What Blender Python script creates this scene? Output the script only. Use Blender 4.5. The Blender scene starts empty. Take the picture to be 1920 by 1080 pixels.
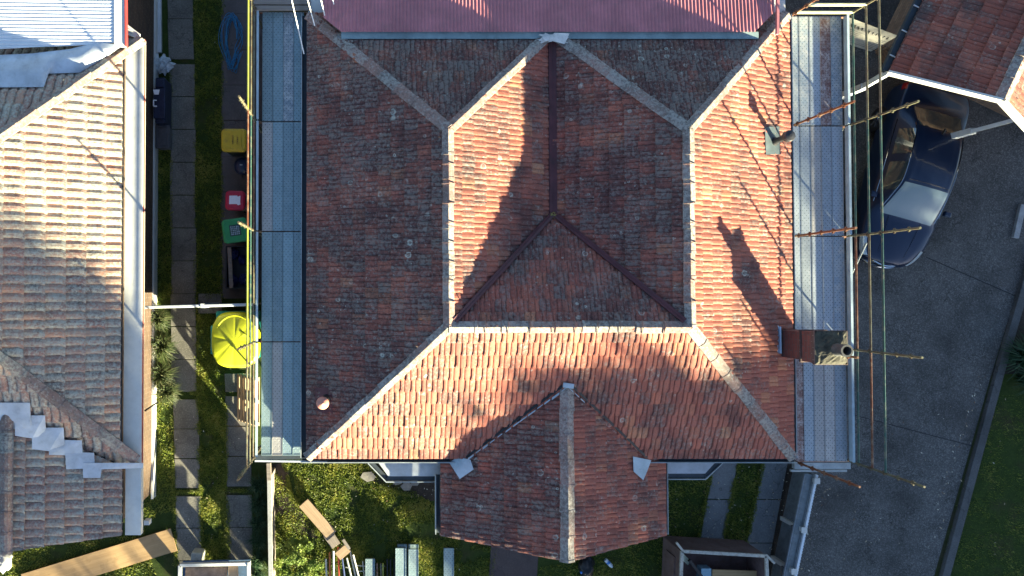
import bpy, bmesh, math, random
from mathutils import Vector, Matrix, noise
R = math.radians
random.seed(7)
S = bpy.context.scene
COL = S.collection

# ------------------------------------------------------------------ camera, sky, sun, exposure
H = 17.9; F = 1280.0; PX, PY = 690.0, 525.0; TILT = R(1.1)
cam_d = bpy.data.cameras.new('camera'); cam = bpy.data.objects.new('camera', cam_d); COL.objects.link(cam)
cam.location = (0, 0, H); cam.rotation_euler = (TILT, 0, 0)
cam_d.sensor_width = 36; cam_d.lens = 24; cam_d.clip_end = 500
cam_d.shift_x = (960-PX)/1920; cam_d.shift_y = (PY-540)/1920
S.camera = cam
SUN_EL = 10.6; SUN_AZ = Vector((0.64, -0.768, 0)).normalized()          # towards the sun
w = bpy.data.worlds.new('World'); S.world = w; w.use_nodes = True
nt = w.node_tree; sky = nt.nodes.new('ShaderNodeTexSky'); sky.sky_type = 'NISHITA'; sky.sun_disc = False
sky.sun_elevation = R(SUN_EL); sky.sun_rotation = math.atan2(SUN_AZ.x, SUN_AZ.y)
sky.air_density = 0.8; sky.dust_density = 0.6; sky.ozone_density = 1.8
nt.links.new(sky.outputs[0], nt.nodes['Background'].inputs[0]); nt.nodes['Background'].inputs[1].default_value = 0.05
sd = bpy.data.lights.new('sun', 'SUN'); sun = bpy.data.objects.new('sun', sd); COL.objects.link(sun)
sd.energy = 5.0; sd.angle = R(0.6); sd.color = (1.0, 0.93, 0.62)
sv = (SUN_AZ*math.cos(R(SUN_EL)) + Vector((0, 0, math.sin(R(SUN_EL)))))
sun.rotation_euler = sv.to_track_quat('Z', 'Y').to_euler(); sun.location = (20, -24, 20)
S.view_settings.view_transform = 'Standard'; S.view_settings.look = 'None'
S.view_settings.exposure = 3.15; S.view_settings.gamma = 1
S.render.engine = 'CYCLES'; S.cycles.max_bounces = 6

_c, _s = math.cos(TILT), math.sin(TILT)
def P(px, py, z=0.0):
    """world point seen at photo pixel (px,py) if it lies at height z"""
    x = (px-PX)/F; y = -(py-PY)/F
    d = Vector((x, y*_c+_s, y*_s-_c)); t = (H-z)/(-d.z)
    return Vector((d.x*t, d.y*t, z))
def drape(px, py, zf, off=0.0):
    z = 3.5
    for _ in range(14):
        p = P(px, py, z); z = zf(p.x, p.y)+off
    return P(px, py, z)

# ------------------------------------------------------------------ object helpers
def tag(o, label=None, cat=None, group=None, kind=None):
    if label: o['label'] = label
    if cat: o['category'] = cat
    if group: o['group'] = group
    if kind: o['kind'] = kind
    return o
def thing(name, label, cat, loc=(0, 0, 0), group=None):
    o = bpy.data.objects.new(name, None); COL.objects.link(o); o.location = loc; o.empty_display_size = .2
    return tag(o, label, cat, group)
def root_loc(o):
    l = Vector((0, 0, 0))
    while o is not None: l = l+o.location; o = o.parent
    return l
class MB:
    def __init__(s, M=None): s.v = []; s.f = []; s.mi = []; s.cur = 0; s.M = M or Matrix.Identity(4)
    def add(s, vs, fs):
        n = len(s.v); s.v += [s.M @ Vector(v) for v in vs]; s.f += [tuple(i+n for i in f) for f in fs]; s.mi += [s.cur]*len(fs); return s
    def box(s, a, b):
        x0, y0, z0 = a; x1, y1, z1 = b
        return s.add([(x0,y0,z0),(x1,y0,z0),(x1,y1,z0),(x0,y1,z0),(x0,y0,z1),(x1,y0,z1),(x1,y1,z1),(x0,y1,z1)],
            [(3,2,1,0),(4,5,6,7),(0,1,5,4),(1,2,6,5),(2,3,7,6),(3,0,4,7)])
    def bar(s, p, q, w, h, up=(0,0,1)):
        p = Vector(p); q = Vector(q); d = (q-p).normalized(); up = Vector(up)
        if abs(d.dot(up)) > .98: up = Vector((0,1,0))
        x = d.cross(up).normalized(); z = x.cross(d); x *= w/2; z *= h/2
        return s.add([p-x-z,p+x-z,p+x+z,p-x+z,q-x-z,q+x-z,q+x+z,q-x+z],
            [(0,1,2,3),(7,6,5,4),(0,4,5,1),(1,5,6,2),(2,6,7,3),(3,7,4,0)])
    def tube(s, p, q, r, n=8, r2=None, cap=True):
        p = Vector(p); q = Vector(q); r2 = r if r2 is None else r2; d = (q-p).normalized()
        a = Vector((0,0,1)) if abs(d.z) < .9 else Vector((1,0,0)); x = d.cross(a).normalized(); y = d.cross(x)
        vs = []
        for c, rr in ((p, r), (q, r2)):
            for i in range(n):
                t = 2*math.pi*i/n; vs.append(c+x*math.cos(t)*rr+y*math.sin(t)*rr)
        fs = [(i, i+n, (i+1)%n+n, (i+1)%n) for i in range(n)]
        if cap: fs += [tuple(range(n)), tuple(range(2*n-1, n-1, -1))]
        return s.add(vs, fs)
    def path(s, pts, r, n=6, r2=None):
        k = len(pts)-1; r2 = r if r2 is None else r2
        for i in range(k): s.tube(pts[i], pts[i+1], r+(r2-r)*i/k, n, r+(r2-r)*(i+1)/k)
        return s
    def prism(s, poly, z0, z1):
        n = len(poly); pts = [(p[0], p[1]) for p in poly]
        ar = sum(pts[i][0]*pts[(i+1)%n][1]-pts[(i+1)%n][0]*pts[i][1] for i in range(n))
        if ar < 0: pts = pts[::-1]
        vs = [(x,y,z0) for x,y in pts]+[(x,y,z1) for x,y in pts]
        return s.add(vs, [tuple(range(n-1,-1,-1)), tuple(range(n,2*n))]+[(i,(i+1)%n,(i+1)%n+n,i+n) for i in range(n)])
    def slab3(s, pts, th):
        """polygon in space with thickness downwards"""
        n = len(pts); pts = [Vector(p) for p in pts]
        ar = sum(pts[i].x*pts[(i+1)%n].y-pts[(i+1)%n].x*pts[i].y for i in range(n))
        if ar < 0: pts = pts[::-1]
        lo = [p-Vector((0,0,th)) for p in pts]
        return s.add(lo+pts, [tuple(range(n-1,-1,-1)), tuple(range(n,2*n))]+[(i,(i+1)%n,(i+1)%n+n,i+n) for i in range(n)])
    def lathe(s, c, prof, n=20):
        c = Vector(c); vs = []; k = len(prof)
        for r, z in prof:
            for i in range(n):
                t = 2*math.pi*i/n; vs.append(c+Vector((r*math.cos(t), r*math.sin(t), z)))
        fs = [(j*n+i, j*n+(i+1)%n, (j+1)*n+(i+1)%n, (j+1)*n+i) for j in range(k-1) for i in range(n)]
        fs += [tuple(range(n-1,-1,-1)), tuple(range((k-1)*n, k*n))]
        return s.add(vs, fs)
    def build(s, name, mat, parent=None, smooth=False, bevel=0, loc=None):
        me = bpy.data.meshes.new(name); vs = s.v
        if parent is None:
            if loc is None:
                xs = [v.x for v in vs]; ys = [v.y for v in vs]; zs = [v.z for v in vs]
                loc = Vector(((min(xs)+max(xs))/2, (min(ys)+max(ys))/2, min(zs)))
            off = Vector(loc)
        else: off = root_loc(parent)
        me.from_pydata([v-off for v in vs], [], s.f)
        for m in (mat if isinstance(mat, (list, tuple)) else [mat]): me.materials.append(m)
        if any(s.mi): me.polygons.foreach_set('material_index', s.mi)
        if smooth: me.shade_smooth() if hasattr(me, 'shade_smooth') else [setattr(p, 'use_smooth', True) for p in me.polygons]
        me.update()
        o = bpy.data.objects.new(name, me); COL.objects.link(o)
        if parent is None: o.location = off
        else: o.parent = parent
        if bevel:
            b = o.modifiers.new('bevel', 'BEVEL'); b.width = bevel; b.segments = 2; b.limit_method = 'ANGLE'; b.angle_limit = R(40)
        return o
def placed(px, py, z, deg): return Matrix.Translation(P(px, py, z)) @ Matrix.Rotation(R(deg), 4, 'Z')

# ------------------------------------------------------------------ materials
class NT:
    def __init__(s, name):
        s.m = bpy.data.materials.new(name); s.m.use_nodes = True; s.t = s.m.node_tree; s.b = s.t.nodes['Principled BSDF']
    def n(s, typ, **kw):
        x = s.t.nodes.new(typ)
        for k, v in kw.items():
            if k.startswith('i_'): x.inputs[k[2:]].default_value = v
            else: setattr(x, k, v)
        return x
    def l(s, a, b): s.t.links.new(a, b)
    def coord(s, kind='Object'): return s.n('ShaderNodeTexCoord').outputs[kind]
    def pos(s): return s.n('ShaderNodeNewGeometry').outputs['Position']
    def noise(s, vec, scale, detail=5, rough=.6, dist=0):
        x = s.n('ShaderNodeTexNoise'); x.inputs['Scale'].default_value = scale; x.inputs['Detail'].default_value = detail
        x.inputs['Roughness'].default_value = rough; x.inputs['Distortion'].default_value = dist; s.l(vec, x.inputs['Vector']); return x.outputs['Fac']
    def ramp(s, fac, stops, interp='LINEAR'):
        x = s.n('ShaderNodeValToRGB'); x.color_ramp.interpolation = interp; e = x.color_ramp.elements
        while len(e) < len(stops): e.new(.5)
        for el, (p, c) in zip(e, stops):
            el.position = p; el.color = (c[0], c[1], c[2], 1) if isinstance(c, (tuple, list)) else (c, c, c, 1)
        s.l(fac, x.inputs[0]); return x.outputs[0]
    def mix(s, fac, a, b, mode='MIX'):
        x = s.n('ShaderNodeMix', data_type='RGBA', blend_type=mode)
        for v, i in ((fac, x.inputs[0]), (a, x.inputs[6]), (b, x.inputs[7])):
            if hasattr(v, 'links'): s.l(v, i)
            else: i.default_value = v if not isinstance(v, (tuple, list)) else (*v[:3], 1)
        return x.outputs[2]
    def math(s, op, a, b=None, c=None):
        x = s.n('ShaderNodeMath', operation=op)
        for v, i in zip((a, b, c), x.inputs):
            if v is None: continue
            if hasattr(v, 'links'): s.l(v, i)
            else: i.default_value = v
        return x.outputs[0]
    def scaled(s, vec, sc):
        x = s.n('ShaderNodeMapping'); x.inputs['Scale'].default_value = sc; s.l(vec, x.inputs[0]); return x.outputs[0]
    def attr(s, name):
        return s.n('ShaderNodeAttribute', attribute_name=name).outputs['Fac']
    def done(s, col, rough=.8, bump=None, bd=.01, bs=.5, metal=0, spec=.3, coat=0):
        for v, k in ((col, 'Base Color'), (rough, 'Roughness'), (metal, 'Metallic')):
            if hasattr(v, 'links'): s.l(v, s.b.inputs[k])
            else: s.b.inputs[k].default_value = (*v, 1) if isinstance(v, (tuple, list)) else v
        s.b.inputs['Specular IOR Level'].default_value = spec
        if coat: s.b.inputs['Coat Weight'].default_value = coat; s.b.inputs['Coat Roughness'].default_value = .04
        if bump is not None:
            x = s.n('ShaderNodeBump'); x.inputs['Distance'].default_value = bd; x.inputs['Strength'].default_value = bs
            s.l(bump, x.inputs['Height']); s.l(x.outputs[0], s.b.inputs['Normal'])
        return s.m

def weathered(name, col, var=.25, rough=.7, scale=4, metal=0, spec=.3, dirt=(.05,.045,.04), dirt_amt=.35, bump=.004, coat=0):
    m = NT(name); p = m.pos(); n1 = m.noise(p, scale, 6, .65); n2 = m.noise(p, scale*9, 4, .6)
    lo = tuple(c*(1-var) for c in col); hi = tuple(min(1, c*(1+var)) for c in col)
    c = m.ramp(n1, [(.3, lo), (.7, hi)])
    d = m.ramp(m.noise(p, scale*2.3, 6, .7), [(.5, 0.0), (.75, dirt_amt)])
    c = m.mix(d, c, dirt)
    return m.done(c, rough, n2, bump, .4, metal, spec, coat)

def tile_material(name, stops, grime, grime_amt, lichen, lichen_amt, pale_amt=.25):
    m = NT(name); p = m.pos(); uv = m.coord('UV')
    rnd = m.attr('tile_rand')
    c = m.ramp(rnd, stops)
    # mottling within a tile, streaks running down the slope
    n1 = m.noise(p, 9, 6, .7); c = m.mix(m.ramp(n1, [(.4, 0.0), (.75, .28)]), c, tuple(x*.55 for x in stops[0][1]))
    st = m.noise(m.scaled(uv, (26, 2.2, 1)), 1.0, 5, .7)
    c = m.mix(m.ramp(m.math('ADD', st, m.math('MULTIPLY', m.attr('wear_shade'), .08)), [(.56, 0.0), (.76, grime_amt)]), c, grime)
    big = m.math('ADD', m.noise(p, 1.1, 5, .65), m.math('ADD', m.math('MULTIPLY', m.attr('tile_rand2'), .13), m.math('MULTIPLY', m.attr('wear_shade'), .17)))
    c = m.mix(m.ramp(big, [(.53, 0.0), (.75, grime_amt*1.1)]), c, grime)
    sp_ = m.math('ADD', m.noise(p, 21, 5, .8), m.math('MULTIPLY', m.attr('wear_shade'), .09))
    c = m.mix(m.ramp(sp_, [(.56, 0.0), (.66, grime_amt*.9)]), c, tuple(x*.45 for x in grime))
    # grey-green lichen crust
    li = m.math('ADD', m.math('ADD', m.noise(p, 16, 6, .75), m.math('MULTIPLY', m.attr('tile_rand2'), .12)), m.math('MULTIPLY', m.attr('wear_shade'), .06))
    c = m.mix(m.ramp(li, [(.635-.1*lichen_amt, 0.0), (.675, min(1, lichen_amt))]), c, lichen)
    # round lichen rosettes, rings with a dark middle
    clus = m.ramp(m.noise(p, 1.7, 3, .6), [(.47, 0.15), (.60, 1.0)])
    for sc, th in ((3.3, .70), (6.9, .74), (11., .80)):
        dn = m.n('ShaderNodeVectorMath', operation='ADD'); m.l(p, dn.inputs[0])
        nn = m.n('ShaderNodeTexNoise'); nn.inputs['Scale'].default_value = 22; m.l(p, nn.inputs['Vector'])
        sc2 = m.n('ShaderNodeVectorMath', operation='SCALE'); m.l(nn.outputs['Color'], sc2.inputs[0]); sc2.inputs['Scale'].default_value = .045
        m.l(sc2.outputs[0], dn.inputs[1])
        vo = m.n('ShaderNodeTexVoronoi'); vo.inputs['Scale'].default_value = sc; m.l(dn.outputs[0], vo.inputs['Vector'])
        sep = m.n('ShaderNodeSeparateColor'); m.l(vo.outputs['Color'], sep.inputs[0])
        ring = m.ramp(vo.outputs['Distance'], [(.06, .25), (.13, .1), (.17, .85), (.20, .6), (.24, 0.0)])
        pick = m.math('GREATER_THAN', sep.outputs[0], th)
        c = m.mix(m.math('MULTIPLY', m.math('MULTIPLY', ring, clus), m.math('MULTIPLY', pick, pale_amt*2.2)), c, (.50, .52, .44))
    c = m.mix(m.math('MULTIPLY', m.attr('butt'), .75), c, stops[-1][1])
    return m.done(c, .88, m.math('ADD', n1, li), .006, .5, 0, .25)

TILE_RED = tile_material('terracotta_tile', [(0, (.28,.092,.064)), (.3, (.345,.110,.078)), (.6, (.38,.129,.084)), (.85, (.325,.113,.082)), (.97, (.40,.155,.09)), (1, (.50,.23,.13))],
                         (.048,.034,.036), .66, (.25,.24,.21), .42, .36)
TILE_OLD = tile_material('lichened_tile', [(0, (.27,.14,.11)), (.4, (.33,.19,.145)), (.75, (.35,.24,.18)), (1, (.44,.22,.14))],
                         (.085,.08,.072), .85, (.37,.35,.285), 1.5, .3)
TILE_BROWN = tile_material('brown_tile', [(0, (.22,.07,.05)), (.5, (.29,.09,.06)), (1, (.34,.12,.08))], (.06,.05,.048), .75, (.24,.22,.19), .35, .3)
CAP = tile_material('ridge_cap_clay', [(0, (.28,.16,.13)), (.5, (.30,.20,.17)), (1, (.27,.21,.19))], (.13,.115,.105), .8, (.33,.31,.28), .7, .12)
CAP_OLD = tile_material('ridge_cap_old', [(0, (.24,.13,.10)), (.5, (.34,.22,.18)), (1, (.28,.25,.23))], (.12,.11,.10), .7, (.34,.33,.27), .7, .1)

def concrete(name, a, b, sc=3, spots=.5, cracks=True):
    m = NT(name); p = m.pos(); n1 = m.noise(p, sc, 8, .7); n2 = m.noise(p, 28, 6, .85)
    c = m.ramp(n1, [(.3, a), (.7, b)])
    vo = m.n('ShaderNodeTexVoronoi', feature='DISTANCE_TO_EDGE'); vo.inputs['Scale'].default_value = .55; wp_ = m.n('ShaderNodeVectorMath', operation='ADD'); m.l(p, wp_.inputs[0]); nz = m.n('ShaderNodeTexNoise'); nz.inputs['Scale'].default_value = 2.5; m.l(p, nz.inputs['Vector']); m.l(nz.outputs['Color'], wp_.inputs[1]); m.l(wp_.outputs[0], vo.inputs['Vector'])
    c = m.mix(m.ramp(vo.outputs['Distance'], [(.0, .6), (.012, 0.0)]), c, tuple(x*.3 for x in a))
    c = m.mix(m.ramp(n2, [(.49, 0.0), (.62, spots)]), c, tuple(x*2.2 for x in b))
    c = m.mix(m.ramp(m.noise(p, .7, 5, .6), [(.45, 0.0), (.7, .6)]), c, tuple(x*.55 for x in a))
    return m.done(c, .85, n2, .004, .6)
CONC = concrete('path_concrete', (.085,.080,.070), (.165,.155,.135), 2.2, .45)
DRIVE = concrete('driveway_concrete', (.042,.040,.038), (.098,.093,.088), 1.6, .9)
KERBM = concrete('kerb_concrete', (.065,.065,.065), (.10,.098,.098), 4, .3)
def lawn(name, stops, soil, amt):
    m = NT(name); p = m.pos()
    n = m.noise(p, 30, 6, .8); c = m.ramp(n, stops)
    c = m.mix(m.ramp(m.noise(p, 1.3, 6, .65), [(.52, 0.0), (.7, amt)]), c, soil)
    c = m.mix(m.ramp(m.noise(p, 5, 4, .65), [(.4, 0.0), (.8, .6)]), c, tuple(x*.5 for x in stops[0][1]))
    return m.done(c, .95, m.noise(p, 70, 4, .8), .02, .9, 0, .15)
LAWN = lawn('lawn_turf', [(.3, (.018,.035,.008)), (.6, (.050,.075,.016)), (.8, (.095,.11,.03))], (.07,.05,.028), .7)
SOIL = concrete('garden_soil', (.022,.017,.013), (.05,.036,.026), 8, .4)
GROUND = lawn('rough_ground', [(.3, (.03,.035,.012)), (.7, (.07,.075,.03))], (.06,.045,.03), .8)

def brick(name, a, b, mortar, rot=0):
    m = NT(name); tc = m.pos()
    sep = m.n('ShaderNodeSeparateXYZ'); m.l(tc, sep.inputs[0])
    nrm = m.n('ShaderNodeSeparateXYZ'); m.l(m.n('ShaderNodeNewGeometry').outputs['Normal'], nrm.inputs[0])
    side = m.math('GREATER_THAN', m.math('ABSOLUTE', nrm.outputs[0]), .7)
    hx = m.n('ShaderNodeMix'); m.l(side, hx.inputs[0]); m.l(sep.outputs[0], hx.inputs[2]); m.l(sep.outputs[1], hx.inputs[3])
    cb = m.n('ShaderNodeCombineXYZ'); m.l(hx.outputs[0], cb.inputs[0]); m.l(sep.outputs[2], cb.inputs[1])
    br = m.n('ShaderNodeTexBrick'); br.inputs['Scale'].default_value = 1; br.inputs['Brick Width'].default_value = .24; br.inputs['Row Height'].default_value = .086
    br.inputs['Mortar Size'].default_value = .008; br.inputs['Color1'].default_value = (*a, 1); br.inputs['Color2'].default_value = (*b, 1); br.inputs['Mortar'].default_value = (*mortar, 1)
    m.l(cb.outputs[0], br.inputs['Vector'])
    c = m.mix(m.ramp(m.noise(tc, 6, 6, .7), [(.45, 0.0), (.75, .6)]), br.outputs['Color'], tuple(x*.4 for x in a))
    return m.done(c, .85, br.outputs['Fac'], -.006, .6)
BRICK = brick('brown_brick', (.062,.036,.024), (.095,.055,.034), (.12,.10,.08))
BRICK2 = brick('tan_brick', (.22,.13,.08), (.30,.19,.12), (.12,.10,.09))
CHIM = brick('chimney_brick', (.12,.05,.045), (.165,.068,.055), (.10,.08,.07))

def sheet(name, col, var, dirt, rough=.5, metal=.0): return weathered(name, col, var, rough, 2.2, metal, .5, dirt, .5, .003)
RED_STEEL = sheet('red_corrugated_steel', (.38,.130,.145), .22, (.20,.11,.11), .6)
WHITE_STEEL = sheet('white_corrugated_steel', (.62,.64,.66), .08, (.45,.45,.44), .5)
FLASH = sheet('painted_lead_flashing', (.33,.41,.46), .25, (.12,.15,.16), .6)
FLASH_W = sheet('white_sarking_sheet', (.40,.43,.47), .22, (.20,.21,.22), .6)  # tone variation and stains imitate dappled shade on the stepped sheets
GUT = weathered('dark_gutter_paint', (.035,.045,.055), .3, .45, 3)
GUT_L = weathered('grey_gutter_lip', (.30,.33,.34), .25, .45, 3)
WHITE = weathered('white_paint', (.52,.51,.48), .08, .5, 3, dirt=(.35,.33,.30), dirt_amt=.3)
GREYW = weathered('grey_white_paint', (.46,.48,.50), .12, .55, 3, dirt=(.2,.2,.2), dirt_amt=.4)
VALLEY = weathered('valley_iron_paint', (.085,.028,.032), .3, .5, 3)
BLACK = weathered('black_plastic', (.012,.012,.014), .3, .45, 5, dirt=(.04,.04,.04))
DGREEN = weathered('dark_green_plastic', (.012,.022,.018), .3, .5, 5)
NAVYP = weathered('navy_plastic', (.015,.022,.05), .3, .35, 6, dirt=(.05,.055,.07), dirt_amt=.4)
GREYP = weathered('grey_plastic', (.12,.12,.125), .3, .6, 6)
YEL = weathered('yellow_lid_plastic', (.50,.33,.02), .15, .5, 4, dirt=(.22,.15,.04), dirt_amt=.7)
LIME = weathered('lime_yellow_plastic', (.38,.40,.014), .10, .38, 2, dirt=(.4,.4,.05), dirt_amt=.15, spec=.5)
TEAL = weathered('teal_plastic', (.01,.20,.19), .12, .4, 3)
REDP = weathered('red_lid_plastic', (.42,.018,.05), .1, .4, 3, dirt=(.2,.02,.03))
GRNP = weathered('green_lid_plastic', (.025,.23,.08), .15, .4, 3, dirt=(.02,.14,.05))
BLUEH = weathered('blue_hose_plastic', (.03,.22,.42), .15, .4, 5)
PAPER = weathered('white_paper', (.72,.70,.74), .06, .7, 9, dirt=(.5,.48,.55))
CLEARP = weathered('crumpled_clear_plastic', (.45,.50,.54), .3, .25, 14, spec=.6)
BROWNPL = weathered('card_brown', (.22,.15,.11), .3, .8, 7)
def wood(name, a, b, axis=0, sc=1):
    m = NT(name); p = m.coord('Object'); v = m.scaled(p, ((1.2,22,22) if axis == 0 else (22,1.2,22)))
    n = m.noise(v, sc, 6, .65, .6); c = m.ramp(n, [(.3, a), (.7, b)])
    c = m.mix(m.ramp(m.noise(p, 3.5, 4, .7), [(.55, 0.0), (.75, .5)]), c, tuple(x*.5 for x in a))
    return m.done(c, .75, n, .002, .4)
PLY = wood('plywood_sheet_wood', (.34,.21,.10), (.46,.30,.15))
TIMB = wood('weathered_timber', (.26,.17,.10), (.38,.27,.17))
TIMBG = wood('grey_timber', (.16,.13,.11), (.26,.22,.19))
PALLET = wood('pallet_timber', (.26,.17,.10), (.36,.26,.17), 1)

def plank_mat(name, col, blot, amt, dark):
    m = NT(name); p = m.coord('Object'); rnd = m.n('ShaderNodeObjectInfo').outputs['Random']
    v = m.n('ShaderNodeVectorMath', operation='ADD'); m.l(p, v.inputs[0])
    cb = m.n('ShaderNodeCombineXYZ'); m.l(m.math('MULTIPLY', rnd, 37), cb.inputs[0]); m.l(cb.outputs[0], v.inputs[1]); q = v.outputs[0]
    c = m.mix(rnd, tuple(x*.72 for x in col), tuple(min(1, x*1.22) for x in col))
    c = m.mix(m.ramp(m.noise(q, 9, 6, .8), [(.42, 0.0), (.62, amt)]), c, blot)
    c = m.mix(m.ramp(m.noise(q, 45, 3, .8), [(.45, 0.0), (.7, .5)]), c, tuple(x*.6 for x in col))
    c = m.mix(m.ramp(m.noise(q, 2.2, 5, .7), [(.5, 0.0), (.75, .5)]), c, dark)
    sp = m.n('ShaderNodeSeparateXYZ'); m.l(p, sp.inputs[0])
    # drainage holes: five staggered rows
    u = m.math('DIVIDE', sp.outputs[0], .044); vv = m.math('DIVIDE', sp.outputs[1], .11)
    par = m.math('MULTIPLY', m.math('MODULO', m.math('ABSOLUTE', m.math('ROUND', u)), 2.0), .5)
    fu = m.math('SUBTRACT', u, m.math('ROUND', u)); w2 = m.math('ADD', vv, par); fv = m.math('SUBTRACT', w2, m.math('ROUND', w2))
    d = m.math('SQRT', m.math('ADD', m.math('POWER', m.math('MULTIPLY', fu, .044), 2.0), m.math('POWER', m.math('MULTIPLY', fv, .11), 2.0)))
    hole = m.math('MULTIPLY', m.math('LESS_THAN', d, .0095), m.math('GREATER_THAN', sp.outputs[2], .045))
    c = m.mix(m.math('MULTIPLY', hole, .85), c, (.03,.035,.04))
    return m.done(c, .5, m.math('SUBTRACT', 1.0, hole), .004, .6, .35, .5)
PK = {'blue': plank_mat('blue_grey_plank', (.20,.28,.305), (.34,.40,.42), .35, (.13,.19,.21)),
      'clean': plank_mat('galvanised_plank', (.31,.35,.385), (.46,.48,.49), .4, (.19,.21,.235)),
      'pale': plank_mat('pale_plank', (.40,.38,.36), (.26,.25,.25), .5, (.26,.25,.25)),
      'splat': plank_mat('mortar_splashed_plank', (.25,.30,.34), (.48,.47,.45), .9, (.24,.28,.32)),
      'rust': plank_mat('rusted_plank', (.17,.085,.07), (.50,.46,.44), .85, (.12,.06,.05))}
def tubemat(name, a, b, t=.5):
    m = NT(name); p = m.pos(); n = m.noise(p, 5, 7, .75)
    return m.done(m.ramp(n, [(t-.08, a), (t+.08, b)]), .5, m.noise(p, 60, 3, .6), .002, .5, .2, .5)
T_GREEN = tubemat('green_painted_tube', (.03,.08,.065), (.14,.14,.10), .56)
T_YEL = tubemat('yellow_painted_tube', (.24,.25,.035), (.28,.28,.07), .55)
T_RUST = tubemat('rusty_tube', (.13,.045,.02), (.24,.16,.10), .56)
T_GALV = tubemat('galvanised_tube', (.30,.32,.30), (.42,.42,.38), .5)
T_WARM = tubemat('olive_rust_tube', (.085,.06,.035), (.14,.135,.08), .5)
TOE = weathered('blue_grey_toe_board', (.40,.50,.56), .15, .45, 3, .2, .5, (.2,.22,.24))

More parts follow.
